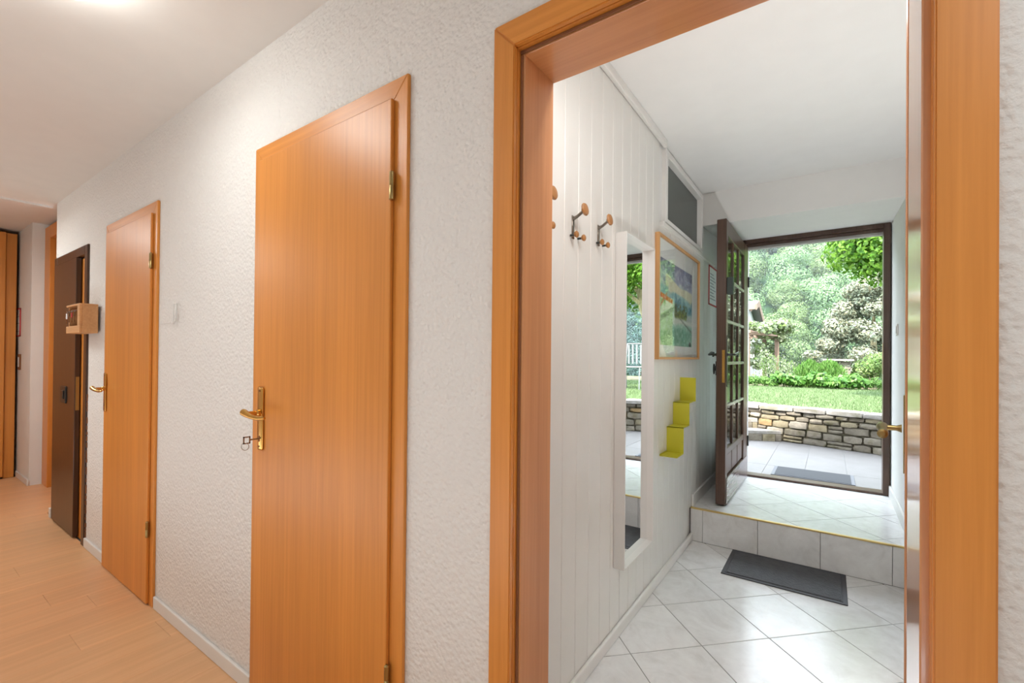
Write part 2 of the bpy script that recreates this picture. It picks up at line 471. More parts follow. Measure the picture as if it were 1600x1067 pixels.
# vestibule walls and ceiling
bm = B()
YA, YC, ZA, ZB = 2.70, 3.58, 2.08, 2.46     # transom opening
for y0, y1, z0, z1 in ((YB, YA, -.05, ZV), (YA, YC, -.05, ZA), (YA, YC, ZB, ZV), (YC, 4.62, -.05, ZV)):
    box(bm, XL - .16, XL - .014, y0, y1, z0, z1)
bmesh.ops.remove_doubles(bm, verts=bm.verts, dist=1e-5)
struct('wall_vestibule_left', bm, M['wall_v'], 'white left wall of the entrance vestibule behind the boards')
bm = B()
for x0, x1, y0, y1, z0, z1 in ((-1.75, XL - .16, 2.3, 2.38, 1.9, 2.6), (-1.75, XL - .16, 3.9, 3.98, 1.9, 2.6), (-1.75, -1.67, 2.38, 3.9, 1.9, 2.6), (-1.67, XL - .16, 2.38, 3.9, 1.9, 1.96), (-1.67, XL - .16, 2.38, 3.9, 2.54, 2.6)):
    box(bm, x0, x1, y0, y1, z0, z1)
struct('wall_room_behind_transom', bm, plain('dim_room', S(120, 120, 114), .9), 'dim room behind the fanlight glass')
struct('wall_vestibule_right', BX(XR, XR + .16, YB, 4.62, -.05, ZV), M['wall_v'], 'white right wall of the entrance vestibule')
struct('ceiling_vestibule', BX(XL - .16, XR + .16, YB, 3.72, ZV, ZV + .12), M['ceil_v'], 'white vestibule ceiling', 'ceiling')
bm = B()                                      # deep lintel, soffit rising a little towards the door
pts = [(3.69, 2.285), (4.50, 2.325), (4.62, 2.325), (4.62, ZV + .12), (3.69, ZV + .12)]
l = [bm.verts.new((XL - .01, y, z)) for y, z in pts]; r = [bm.verts.new((XR + .01, y, z)) for y, z in pts]
bm.faces.new(l); bm.faces.new(r[::-1])
for i in range(5): bm.faces.new((l[i], r[i], r[(i + 1) % 5], l[(i + 1) % 5]))
bmesh.ops.recalc_face_normals(bm, faces=bm.faces)
struct('wall_lintel', bm, M['wall_v'], 'deep white lintel above the open front door')
struct('wall_door_side', BX(XL - .01, -.665, 4.51, 4.62, -.05, 2.33), M['wall_v'], 'narrow white wall beside the front door hinges')
# outside face of the house
bm = B()
for x0, x1, z0, z1 in ((-6, XL - .01, -.05, 3.4), (XL - .01, XR + .01, ZV + .12, 3.4), (XR + .01, 6, -.05, 3.4)):
    box(bm, x0, x1, 4.62, 4.8, z0, z1)
for x0, x1, z0, z1 in ((XL - .01, -.63, -.05, 2.33), (-.63, XR - .01, 2.33, ZV + .12)): box(bm, x0, x1, 4.62, 4.8, z0, z1)
struct('wall_facade', bm, M['render_w'], 'white rendered outside wall around the front door')
struct('roof', BX(-9, 6, -1.5, 4.75, 3.4, 3.6), M['rooftile'], 'unseen flat roof slab over the house, set to shade the terrace', 'roof')  # unseen slab, its height chosen to keep the sun off the terrace

# hallway floor: laminate planks across the corridor
fl = struct('floor', BX(-8, 1.4, -.45, 1.3, -.06, -.012), M['grout'], 'light beech laminate hallway floor of boards laid across the corridor', 'floor')
x = -2.805 - .19 * 21; i = 0
while x < 1.4:
    y1 = YW if x + .19 > -4.9 else 1.12
    if x > -4.9 - .19 and x + .19 > -4.9: y1 = YW
    cut = .55 if abs(x + 2.805) < .02 else (.69 if abs(x + 3.185) < .02 else rng.uniform(-.3, .75))
    if abs(x + 2.615) < .02: cut = .81
    for y0, ye in ((-.45, cut), (cut, y1)):
        if ye - y0 < .03: continue
        obj('plank', BX(x + .0004, min(x + .1896, 1.4), y0 + .0004, ye - .0004, -.012, 0, .0006), M['plank'], fl, origin=(x, y0, 0))
    x += .19
# doorway sill zone between hallway and vestibule
struct('floor_doorway', BX(-.605, .132, YW, 1.02, -.06, -.001), M['tile'], 'pale tiled strip in the doorway to the vestibule', 'floor')

def diag_tiles(parent, node, h, x0, x1, y0, y1, zt, thick=.012, joint=.0022):
    for a in range(-30, 31):
        for b in range(-30, 31):
            cx, cy = node[0] + (a + b + 1) * h, node[1] + (a - b) * h
            if cx < x0 - h or cx > x1 + h or cy < y0 - h or cy > y1 + h: continue
            q = h - joint
            p = clip([(cx - q, cy), (cx, cy - q), (cx + q, cy), (cx, cy + q)], x0 + .001, x1 - .001, y0 + .001, y1 - .001)
            if len(p) < 3 or area(p) < .0006: continue
            bm = B(); prism(bm, p, zt - thick, zt, .0012)
            obj('floor_tile', bm, M['tile'], parent)
fv = struct('floor_vestibule', BX(XL - .014, XR, YB, 4.62, -.06, -.0015), M['grout'], 'vestibule floor of glossy pale tiles laid diagonally', 'floor')
diag_tiles(fv, (-.459, 2.617), .2372, XL, XR, 1.02, YS, 0)
fd = struct('floor_landing', BX(XL - .014, XR, YS + .012, 4.62, -.0015, ZL - .0015), M['grout'], 'raised landing of diagonal pale tiles inside the front door', 'floor')
diag_tiles(fd, (-.212, 3.885), .2372, XL, XR, YS + .014, YT, ZL)
xs = [XL] + [-.715 + .336 * i for i in range(4)] + [XR]
for a, b in zip(xs, xs[1:]):
    obj('riser_tile', BX(a + .0012, b - .0012, YS, YS + .0125, .001, ZL - .009, .0012), M['tile'], fd)
tag(obj('edge_strip', BX(XL, XR, YS - .004, YS + .014, ZL - .009, ZL + .002, .003, 2), M['gold'], fd), 'brass coloured step edge')
tag(obj('threshold', BX(-.62, .345, 4.50, 4.62, ZL - .02, ZL + .018, .004), M['doorwood'], fd), 'brown worn timber threshold')

# panelling boards
gro = [1.463 + .1117 * k for k in range(-5, 29)]
pw = struct('trim_2', BX(XL - .0145, XL - .010, YB, 4.51, .02, 2.02), M['board'], 'white painted tongue and groove boarding on the vestibule left wall', 'panelling')
for a, b in zip(gro, gro[1:]):
    if a < YB - .02 or b > 4.515: continue
    z0 = .0 if b < YS + .01 else ZL + .001
    z1 = ZV - .001 if b <= YA - .02 else 2.02
    g = .0040
    bm = B()
    # shallow chamfered board: flat face with two sloping edges
    y0, y1 = max(a, YB) + g * .3, b - g * .3
    c = .0022
    pr = [(XL - .0095, y0), (XL - .0095, y1), (XL - c, y1), (XL, y1 - c), (XL, y0 + c), (XL - c, y0)]
    prism(bm, pr, z0, z1)
    obj('wall_board', bm, M['board'], pw)
struct('baseboard_left', BX(XL, XL + .016, YB, YS, 0, .055, .006, 2), M['board'], 'white quarter bead along the foot of the boarded wall', 'baseboard')
struct('baseboard_landing_left', BX(XL, XL + .014, YS + .02, 4.5, ZL, ZL + .085, .004), M['white'], 'white skirting on the landing behind the open door', 'baseboard')
struct('baseboard_landing_right', BX(XR - .014, XR, YS, 4.5, ZL, ZL + .085, .004), M['white'], 'white skirting along the landing right wall', 'baseboard')
struct('trim_3', BX(XL, XL + .022, YB, 2.66, ZV - .045, ZV, .007, 2), M['board'], 'white cornice bead between boarded wall and ceiling', 'trim')
struct('trim_4', BX(XL - .01, XL + .02, 2.6, 4.0, 2.02, 2.05, .005), M['board'], 'white ledge capping the boards under the fanlight', 'trim')
# hallway skirting boards
for nm, a, b, lab in (('baseboard_1', -2.757, -1.780, 'white skirting board between the two near beech doors'), ('baseboard_2', -3.995, -3.603, 'short white skirting board between the dark door and the second beech door'),
                      ('baseboard_3', -.94, -.655, 'short white skirting board between the near door and the doorway'), ('baseboard_4', .184, 1.4, 'white skirting board right of the doorway')):
    struct(nm, BX(a, b, YW - .013, YW, 0, .06, .004, 2), M['white'], lab, 'baseboard')
struct('baseboard_5', BX(-6.8, -6.227, .912, .925, 0, .06, .004), M['white'], 'white skirting board on the far pilaster', 'baseboard')
struct('baseboard_6', BX(-4.93, -4.885, YW - .018, YW, 0, .075, .004), M['white'], 'stub of white skirting at the corner left of the dark door', 'baseboard')

# ---------------------------------------------------------------- transom window
wt = empty('window_1', (XL, 3.14, ZA), 'fanlight of dark reeded glass in a white frame high in the left wall', 'window', None, 'structure')
bm = B()
for y0, y1, z0, z1 in ((YA - .03, YA + .008, ZA - .02, ZB + .03), (YC - .008, YC + .035, ZA - .02, ZB + .03), (YA, YC, ZA - .02, ZA + .008), (YA, YC, ZB - .008, ZB + .03)):
    box(bm, XL - .05, XL + .012, y0, y1, z0, z1, .003)
obj('window_frame', bm, M['white'], wt)
obj('pane', BX(XL - .03, XL - .024, YA, YC, ZA, ZB), M['reeded'], wt)

# ---------------------------------------------------------------- beech doors
def door_handle(root, xp, zp, yl, key=True):
    """brass long plate with a scroll lever; yl = leaf face"""
    bm = BX(xp - .019, xp + .019, yl - .009, yl, zp - .113, zp + .113, .006, 3)
    pl = tag(obj('handle_plate', bm, M['brass'], root, True), 'polished brass long plate')
    bm = B()
    for dz in (.1, -.1): lathe(bm, [(.0035, 0), (.0035, .0016)], (xp, yl - .009, zp + dz), (0, -1, 0), 8)
    box(bm, xp - .003, xp + .003, yl - .0105, yl - .0085, zp - .082, zp - .062)
    obj('keyhole', bm, M['seal'], pl)
    bm = B(); zc = zp + .021
    lathe(bm, [(.013, 0), (.013, .008), (.009, .012), (.0085, .04)], (xp, yl - .009, zc), (0, -1, 0), 14)
    tube(bm, [(xp - .014, yl - .058, zc + .006), (xp - .006, yl - .060, zc + .006), (xp + .012, yl - .060, zc + .002), (xp + .040, yl - .056, zc - .006), (xp + .070, yl - .050, zc - .010), (xp + .098, yl - .046, zc - .008), (xp + .108, yl - .045, zc - .007)],
         [.006, .0125, .0115, .0085, .0075, .0065, .004], 12)
    obj('lever', bm, M['brass'], pl, True)

def beech_door(idx, x0, x1, l0, l1, label):
    d = empty('door_%d' % idx, ((x0 + x1) / 2, YW, 0), label, 'door', None, 'structure')
    yc, yl, zt = YW - .012, YW - .025, 2.04
    wc = .068
    def mit(side):
        bm = B(); xa, xb = (x0, x0 + wc) if side < 0 else (x1 - wc, x1)
        za, zb = (zt, zt - wc) if side < 0 else (zt - wc, zt)
        vs = [(xa, yc, 0), (xb, yc, 0), (xb, yc, zb), (xa, yc, za)]
        f = [bm.verts.new(v) for v in vs]; g = [bm.verts.new((v[0], YW, v[2])) for v in vs]
        bm.faces.new(f); bm.faces.new(g[::-1])
        for i in range(4): bm.faces.new((f[i], g[i], g[(i + 1) % 4], f[(i + 1) % 4]))
        bmesh.ops.recalc_face_normals(bm, faces=bm.faces)
        bmesh.ops.bevel(bm, geom=list(bm.edges), offset=.002, segments=1, affect='EDGES')
        return bm
    obj('casing', mit(-1), M['beech'], d); obj('casing', mit(1), M['beech'], d)
    bm = B(); vs = [(x0, yc, zt), (x0 + wc, yc, zt - wc), (x1 - wc, yc, zt - wc), (x1, yc, zt)]
    f = [bm.verts.new(v) for v in vs]; g = [bm.verts.new((v[0], YW, v[2])) for v in vs]
    bm.faces.new(f); bm.faces.new(g[::-1])
    for i in range(4): bm.faces.new((f[i], g[i], g[(i + 1) % 4], f[(i + 1) % 4]))
    bmesh.ops.recalc_face_normals(bm, faces=bm.faces); bmesh.ops.bevel(bm, geom=list(bm.edges), offset=.002, segments=1, affect='EDGES')
    obj('casing_head', bm, M['beech_h'], d)
    lf = obj('door_leaf', BX(l0, l1, yl, YW - .0125, .008, 1.982, .003, 2), M['beech'], d)
    obj('door_core', BX(l0 + .018, l1 - .018, YW - .0125, YW + .02, .008, 1.967), M['beech'], lf)
    obj('rebate_gap', BX(l1 - .002, x1 - wc + .0015, YW - .0123, YW - .0118, .0, 1.975), M['seal'], d)
    for z in (.345, 1.70):
        bm = B(); xh = l1 + .004
        lathe(bm, [(.003, -.003), (.0075, 0), (.0075, .036), (.0068, .037), (.0068, .0385), (.0075, .0395), (.0075, .075), (.003, .079)], (xh, yl + .001, z), (0, 0, 1), 12)
        tag(obj('hinge', bm, M['oldbrass'], d, True), 'brass barrel hinge')
    door_handle(d, l0 + .043, 1.0385, yl)
    return d
beech_door(1, -1.777, -.944, -1.725, -.995, 'nearest beech veneer door with a key in its brass lock plate')
beech_door(2, -3.60, -2.768, -3.55, -2.815, 'second beech veneer door further along, left of the painted wall plate')

# key in the near door
kx, ky, kz = -1.682, YW - .034, .967
ke = empty('key', (kx, ky, kz), 'small metal key with a square bow standing in the near beech door lock', 'key')
bm = B(); tube(bm, [(kx, ky + .004, kz), (kx, ky - .031, kz)], .0028, 8); obj('shaft', bm, M['chrome'], ke, True)
bm = B()
for a, b, c, d in ((-.012, .012, .009, .013), (-.012, .012, -.013, -.009), (-.012, -.008, -.013, .013), (.008, .012, -.013, .013)):
    box(bm, kx - .0015, kx + .0015, ky - .042 + a, ky - .042 + b, kz + c, kz + d)
obj('bow', bm, M['chrome'], ke)
bm = B(); tube(bm, [(kx - .003 + .013 * math.cos(t) * .8, ky - .046 + .013 * math.cos(t) * .6, kz - .022 + .013 * math.sin(t)) for t in np.linspace(0, 2 * math.pi, 20)], .0011, 6)
obj('key_ring', bm, M['chrome'], ke, True)

# painted wall plate and loop beside the second door
wp = empty('wall_plate', (-2.62, YW, 1.41), 'small white overpainted cover plate with a loop right of the second beech door', 'wall plate')
obj('plate', BX(-2.745, -2.575, YW - .004, YW, 1.415, 1.508, .002), M['wall'], wp)
bm = B(); tube(bm, [(-2.575, YW - .006, 1.416), (-2.545, YW - .012, 1.412), (-2.515, YW - .016, 1.425), (-2.502, YW - .018, 1.458), (-2.512, YW - .014, 1.488), (-2.535, YW - .006, 1.505)], .0045, 8)
obj('loop', bm, M['wall'], wp, True)

# ---------------------------------------------------------------- old dark door
d3 = empty('door_3', (-4.44, YW, 0), 'old dark brown door standing slightly ajar at the far end of the wall', 'door', None, 'structure')
obj('casing', BX(-4.885, -4.80, YW - .012, YW + .02, 0, 1.987, .003), M['darkwood'], d3)
bm = BX(-4.065, -4.0, YW - .012, YW + .02, 0, 1.987, .003)
obj('casing', bm, M['darkwood'], d3)
obj('casing_head', BX(-4.80, -4.065, YW - .012, YW + .02, 1.925, 1.987, .003), M['darkwood'], d3)
obj('jamb', BX(-4.30, -4.068, YW + .011, YW + .032, 0, 1.915), M['beech'], d3)
obj('backing_leaf', BX(-4.83, -4.16, YW + .05, YW + .09, 0, 1.93), M['darkwood'], d3)
bm = BX(-4.815, -4.22, YW - .021, YW + .007, .012, 1.921, .003)
lf = obj('door_leaf', bm, M['darkwood'], d3)
tag(obj('lock_plate', BX(-4.2205, -4.2185, YW - .016, YW + .003, .875, 1.105, .0008), M['oldbrass'], lf), 'old brass lock forend')
bm = BX(-4.56, -4.42, YW - .030, YW - .020, .91, 1.03, .003); box(bm, -4.52, -4.45, YW - .037, YW - .029, .94, 1.0, .003)
obj('latch_plate', bm, M['iron'], lf)
bm = B()
for i in range(26):   # chipped paint and plaster along the right casing
    z = .06 + i * .037 + rng.uniform(-.01, .01); box(bm, -4.002, -3.996 + rng.uniform(0, .008), YW - .006, YW + .001, z, z + rng.uniform(.015, .04))
tag(obj('chipped_edge', bm, M['seal'], d3), 'ragged chipped edge where the casing meets the plaster')

# key box
X0, X1, Y0, Z0, Z1 = -4.045, -3.735, .757, 1.392, 1.56
kb = empty('key_box', (-3.89, YW, Z0), 'small open-fronted pine key box on the wall right of the dark door', 'key box')
obj('side_panel', BX(X1 - .014, X1, Y0 + .012, YW - .013, Z0, Z1, .002), M['pine'], kb); obj('side_panel', BX(X0, X0 + .014, Y0 + .012, YW - .013, Z0, Z1, .002), M['pine'], kb)
obj('top_panel', BX(X0, X1, Y0, YW - .013, Z1, Z1 + .012, .002), M['pine'], kb); obj('bottom_panel', BX(X0 + .014, X1 - .014, Y0 + .012, YW - .013, Z0, Z0 + .012), M['pine'], kb)
obj('back_panel', BX(X0 + .014, X1 - .014, YW - .025, YW - .013, Z0 + .012, Z1), M['seal'], kb)
obj('front_panel', BX(X0, X1, Y0, Y0 + .012, Z0, Z0 + .045, .002), M['pine'], kb); obj('front_stile', BX(X1 - .05, X1, Y0, Y0 + .012, Z0 + .045, Z1, .002), M['pine'], kb)
obj('rod', tube(B(), [(X0 + .014, Y0 + .006, Z1 - .028), (X1 - .05, Y0 + .006, Z1 - .028)], .003, 6), M['seal'], kb)
for i, (xx, mt, lab, sz) in enumerate(((-4.02, 'paper', 'key with a white tag at the left of the pine key box', .026), (-3.965, 'chrome', 'silver key beside the white tag in the pine key box', .016), (-3.90, 'red', 'key with a red tag hanging in the pine key box', .022), (-3.84, 'chrome', 'silver key nearest the right stile of the pine key box', .018))):
    kk = empty('hanging_key', (xx, Y0 + .0, Z1 - .04), lab, 'key')
    bm = B(); tube(bm, [(xx + .008 * math.cos(t), Y0 - .001, Z1 - .032 + .009 * math.sin(t)) for t in np.linspace(0, 6.283, 12)], .0013, 5); obj('ring', bm, M['chrome'], kk, True)
    bm = BX(xx - sz / 2, xx + sz / 2, Y0 - .004, Y0 - .0005, Z1 - .042 - sz * 1.3, Z1 - .040, .001)
    obj('tag', bm, M[mt], kk)
    bm = BX(xx - .003, xx + .003, Y0 - .003, Y0 - .001, Z1 - .09 - sz * .6, Z1 - .04 - sz * 1.2); box(bm, xx, xx + .008, Y0 - .003, Y0 - .001, Z1 - .085 - sz * .6, Z1 - .078 - sz * .6)
    obj('blade', bm, M['chrome'], kk)

# far end of the hallway: cupboard front in the alcove, wardrobe
d4 = empty('door_4', (-5.6, 1.05, 0), 'tall beech cupboard front in the alcove left of the dark door', 'door', None, 'structure')
obj('casing', BX(-6.235, -6.02, 1.01, 1.115, 0, 2.47, .003), M['beech'], d4)
obj('casing_head', BX(-6.02, -4.91, 1.01, 1.115, 2.35, 2.47, .003), M['beech_h'], d4)
obj('door_leaf', BX(-6.0, -4.91, 1.045, 1.08, .01, 2.345, .003), M['beech'], d4)
wd = empty('wardrobe', (-7.0, .2, 0), 'tall beech wardrobe side at the far left end of the hallway', 'wardrobe')
obj('side_stile', BX(-7.3, -6.80, .826, .902, 0, 2.47, .003), M['beech'], wd)
obj('door_leaf', BX(-7.25, -6.765, -.42, .822, .02, 2.47, .004), M['beech'], wd)
def notice(root, x0, x1, y, z0, z1, axis, sgn):
    pass
nf = empty('framed_notice', (-6.86, .925, 1.43), 'red edged notice on the pilaster beside the wardrobe', 'notice')
bm = B()
for a in ((-6.965, -6.72, 1.43, 1.442), (-6.965, -6.72, 1.706, 1.718), (-6.732, -6.72, 1.43, 1.718)): box(bm, a[0] + .17, a[1] + .0, .916, .925, a[2], a[3]) if False else box(bm, a[0], a[1], .916, .925, a[2], a[3])
obj('border', bm, M['red'], nf); obj('sheet', BX(-6.96, -6.732, .92, .925, 1.442, 1.706), M['paper'], nf)
for z in (1.56, 1.48, 1.63): obj('print_line', BX(-6.95, -6.75, .9192, .9202, z, z + .004), M['ink'], nf)
ls = empty('light_switch', (-6.74, .925, 1.09), 'dark framed light switch low on the far pilaster', 'switch')
obj('frame', BX(-6.785, -6.68, .915, .925, 1.09, 1.25, .003), M['seal'], ls); obj('rocker', BX(-6.755, -6.71, .910, .916, 1.12, 1.22, .002), M['white'], ls)

# ---------------------------------------------------------------- doorway frame (open)
d5 = empty('door_5', (-.237, YW, 0), 'wide beech frame of the open doorway into the vestibule', 'door frame', None, 'structure')
yc, zt = YW - .012, 2.042
OX0, OX1, IX0, IX1, IZ = -.651, .180, -.592, .117, 1.98
def pri(vs, yA, yB):
    bm = B(); f = [bm.verts.new((v[0], yA, v[1])) for v in vs]; g = [bm.verts.new((v[0], yB, v[1])) for v in vs]
    bm.faces.new(f); bm.faces.new(g[::-1]); n = len(vs)
    for i in range(n): bm.faces.new((f[i], g[i], g[(i + 1) % n], f[(i + 1) % n]))
    bmesh.ops.recalc_face_normals(bm, faces=bm.faces); bmesh.ops.bevel(bm, geom=list(bm.edges), offset=.0025, segments=2, affect='EDGES'); return bm
obj('casing', pri([(OX0, 0), (IX0, 0), (IX0, IZ), (OX0, zt)], yc, YW + .002), M['beech'], d5)
obj('casing', pri([(IX1, 0), (OX1, 0), (OX1, zt), (IX1, IZ)], yc, YW + .002), M['beech'], d5)
obj('casing_head', pri([(OX0, zt), (IX0, IZ), (IX1, IZ), (OX1, zt)], yc, YW + .002), M['beech_h'], d5)
LX0, LX1, LZ, YR = -.582, .107, 1.969, YW + .018
obj('lining', BX(-.604, LX0, YR, 1.008, 0, LZ + .02, .002), wood('beech_lining_left', S(196, 134, 84), S(216, 156, 108), 2, .5), d5)
obj('lining', BX(LX1, .131, YR, 1.008, 0, LZ + .02, .002), M['beech_r'], d5)
obj('lining_head', BX(LX0, LX1, YR, 1.008, LZ, LZ + .02, .001), M['beech_rh'], d5)
bm = B(); box(bm, -.604, IX0, YW + .0025, YR, 0, IZ + .006); box(bm, IX1, .131, YW + .0025, YR, 0, IZ + .006); box(bm, IX0, IX1, YW + .0025, YR, IZ, IZ + .006)
obj('rebate', bm, M['beech'], d5)
bm = B(); box(bm, IX0 + .0005, LX0 - .004, YR - .005, YR - .0005, 0, LZ, .001); box(bm, IX0, IX1, YR - .005, YR - .0005, LZ + .003, IZ - .0005, .001)
tag(obj('seal', bm, M['seal'], d5), 'brown rubber seal in the rebate')
# far-side casing
bm = B()
box(bm, OX0, LX0 - .012, 1.0015, 1.012, 0, zt, .002); box(bm, LX1 + .012, OX1, 1.0015, 1.012, 0, zt, .002); box(bm, LX0 - .012, LX1 + .012, 1.0015, 1.012, LZ + .012, zt, .002)
obj('rear_casing', bm, M['beech'], d5)
# its leaf, swung open against the vestibule right wall
lr = empty('door_6', (.1062, 1.03, 0), 'beech door leaf swung back into the vestibule, seen edge-on with a brass lever', 'door', None, 'structure')
lr.rotation_euler = (0, 0, math.radians(-5.85))
lf = obj('door_leaf', BX(0, .04, 0, .72, .008, 1.96, .002), M['beech_r'], lr, local=True)
bm = BX(-.003, 0, .66, .70, .95, 1.17, .001); pl = tag(obj('handle_plate', bm, M['oldbrass'], lf, local=True), 'brass long plate')
bm = B(); lathe(bm, [(.012, 0), (.009, .008), (.0075, .012), (.0075, .04)], (-.006, .675, 1.075), (-1, 0, 0), 14)
tube(bm, [(-.046, .69, 1.078), (-.05, .675, 1.077), (-.05, .655, 1.075), (-.046, .63, 1.07), (-.044, .60, 1.066), (-.046, .575, 1.068), (-.046, .568, 1.069)], [.009, .0135, .0125, .0105, .0095, .0125, .006], 12)
obj('lever', bm, M['oldbrass'], pl, True, local=True)

# ---------------------------------------------------------------- things in the vestibule
def coat_hook(y, z, label):
    t = empty('coat_hook', (XL, y, z), label, 'coat hook', 'coat hooks on the boarded wall')
    bm = BX(XL, XL + .004, y - .009, y + .009, z - .075, z + .012, .001)
    tube(bm, [(XL + .003, y, z), (XL + .02, y - .001, z + .006), (XL + .042, y - .001, z + .020)], [.0075, .006, .006], 8)
    obj('bracket', bm, M['chrome'], t, True)
    bm = B(); lathe(bm, [(.004, -.006), (.012, 0), (.0225, .004), (.024, .008), (.021, .013), (.012, .016), (.002, .017)], (XL + .044, y - .001, z + .026), (1, 0, .12), 20)
    obj('knob', bm, M['knobwood'], t, True)
    for dy in (-.02, .04):
        bm = B(); tube(bm, [(XL + .002, y + dy, z - .066), (XL + .024, y + dy, z - .066)], .0045, 8); pg = obj('peg', bm, M['iron'], t, True)
        bm = B(); lathe(bm, [(.005, -.004), (.010, 0), (.0125, .004), (.0125, .008), (.008, .012), (.001, .013)], (XL + .022, y + dy, z - .066), (1, 0, .05), 14)
        obj('peg_knob', bm, M['knobwood'], pg, True)
coat_hook(1.292, 1.780, 'coat hook with wooden knob half hidden by the doorway frame')
coat_hook(1.527, 1.789, 'middle coat hook with wooden knob on the white boards')
coat_hook(1.757, 1.809, 'coat hook with wooden knob nearest the tall mirror')

# mirror
y0, y1, z0, z1, xf = 1.945, 2.345, .325, 1.833, XL + .053
mi = empty('wall_mirror', (XL, 2.145, z0), 'tall narrow wall mirror in a deep white box frame', 'mirror')
for a, b, c, d in ((y0, y0 + .006, z0, z1), (y1 - .006, y1, z0, z1), (y0 + .006, y1 - .006, z0, z0 + .006), (y0 + .006, y1 - .006, z1 - .006, z1)):
    obj('frame_side', BX(XL + .0005, xf, a, b, c, d, .001), M['white'], mi)
obj('mirror_glass', BX(XL + .008, XL + .020, y0 + .006, y1 - .006, z0 + .006, z1 - .006), M['mirror'], mi)

# watercolour print
y0, y1, z0, z1 = 2.505, 3.455, 1.262, 1.965
pc = empty('framed_picture', (XL, 2.98, z0), 'watercolour of a lakeside house in a thin oak frame beside the mirror', 'picture')
for nm, a, b, c, d, mt in (('frame_side', y0, y0 + .012, z0, z1, 'oakz'), ('frame_side', y1 - .012, y1, z0, z1, 'oakz'), ('frame_rail', y0 + .012, y1 - .012, z0, z0 + .014, 'oak'), ('frame_rail', y0 + .012, y1 - .012, z1 - .014, z1, 'oak')):
    obj(nm, BX(XL + .0005, XL + .026, a, b, c, d, .001), M[mt], pc)
obj('mount', BX(XL + .002, XL + .010, y0 + .012, y1 - .012, z0 + .014, z1 - .014), M['paper'], pc)
def art():
    nx, ny = 150, 104
    u, v = np.meshgrid(np.linspace(0, 1, nx), np.linspace(0, 1, ny))      # v up
    def sm(s, seed):
        r = np.random.default_rng(seed); g = r.random((s + 2, s + 2)); a, b = u * s, v * s
        i, j = a.astype(int), b.astype(int); fa, fb = a - i, b - j; fa = fa * fa * (3 - 2 * fa); fb = fb * fb * (3 - 2 * fb)
        return (g[j, i] * (1 - fa) * (1 - fb) + g[j, i + 1] * fa * (1 - fb) + g[j + 1, i] * (1 - fa) * fb + g[j + 1, i + 1] * fa * fb)
    n1, n2, n3 = sm(5, 1), sm(14, 2), sm(40, 3)
    L = lambda r, g, b: np.array([r, g, b], float)
    im = np.ones((ny, nx, 3)) * L(196, 208, 206)
    def put(mask, c, w=1.0):
        m = (np.clip(mask, 0, 1) * w)[..., None]; im[:] = im * (1 - m) + L(*c) * m
    st = lambda x, e=.04: np.clip(x / e, 0, 1)
    put(st(v - .72 + (n1 - .5) * .12), (160, 166, 190)); put(st(v - .86 + (n2 - .5) * .2), (134, 138, 168), .8)
    put(st(v - .90 + (n1 - .5) * .3) * n2, (108, 110, 132), .9)
    put(st(.16 - abs(v - .70 + (u - .5) * .12) * 2 + (n1 - .5) * .2) * st(u - .12), (226, 222, 192), .95)
    put(st(.62 - v + (n1 - .5) * .18 - u * .03) * st(v - .40), (150, 190, 194)); put(st(.60 - v + (n2 - .5) * .2) * st(v - .42) * st(u - .4) * n2, (70, 128, 146), 1)
    put(st(.22 - u + (n1 - .5) * .1) * st(v - .45) * st(.72 - v), (142, 188, 186), .9)
    put(st(.50 - v + (n3 - .5) * .14) * st(v - .33) * st(u - .38) * st(.82 - u), (126, 140, 58), .85)
    put(st((n3 - .45)) * st(.55 - v) * st(v - .33) * st(u - .38) * st(.84 - u), (66, 84, 50), .9)
    put(st(.36 - v) * st(v - .26 + (n2 - .5) * .1) * st(u - .3), (214, 218, 206), .8)
    put(st(.30 - v + (n1 - .5) * .06) * st(u - .28), (150, 196, 176), .9); put(st(.24 - v) * st(u - .3) * n2, (92, 152, 128), .9)
    put(st(.40 - u + (n1 - .5) * .1) * st(.42 - v + u * .3), (178, 206, 150), .95); put(st(.3 - u) * st(.2 - v) * n2, (112, 158, 92), .9)
    put(st(.38 - u) * st(.58 - v) * st(v - .34 - u * .35, .02), (226, 232, 204)); put(st(.16 - u) * st(.56 - v) * st(v - .36) * n2, (122, 170, 96), .9)
    put(st(.36 - u) * st(.035 - abs(v - .575 + u * .12), .015), (222, 112, 64)); put(st(.2 - u) * st(.03 - abs(v - .54 - (u - .1) * .9), .02), (206, 120, 92), .8)
    put(st(.045 - abs(v - .30 - u * .42), .03) * st(.42 - u), (116, 130, 86), .9)
    put(st(.018 - abs(v - .34 + (u - .6) * .35), .012) * st(u - .55), (110, 118, 112), .7)
    put(st(.05 - np.hypot(u - .93, v - .03) * 1.1, .02), (52, 60, 60), .9)
    put(n3 ** 3, (236, 238, 236), .45)
    im *= (.97 + .06 * n3)[..., None]
    c = np.clip(im / 255, 0, 1); lin = np.where(c <= .04045, c / 12.92, ((c + .055) / 1.055) ** 2.4)
    ya, yb, za, zb, X = 2.575, 3.285, 1.345, 1.842, XL + .0115
    verts = np.stack([np.full(u.shape, X), ya + u * (yb - ya), za + v * (zb - za)], -1).reshape(-1, 3) - np.array(pc.location)
    idx = np.arange(nx * ny).reshape(ny, nx)
    f = np.stack([idx[:-1, :-1], idx[:-1, 1:], idx[1:, 1:], idx[1:, :-1]], -1).reshape(-1, 4)
    k = N('watercolour_print'); at = k.n('VertexColor'); at.layer_name = 'Paint'; k.color(at.outputs[0]); k.set(Roughness=.8, Specular_IOR_Level=.1)
    o = npmesh('print', verts, f, k.m, pc)
    ca = o.data.color_attributes.new('Paint', 'FLOAT_COLOR', 'POINT')
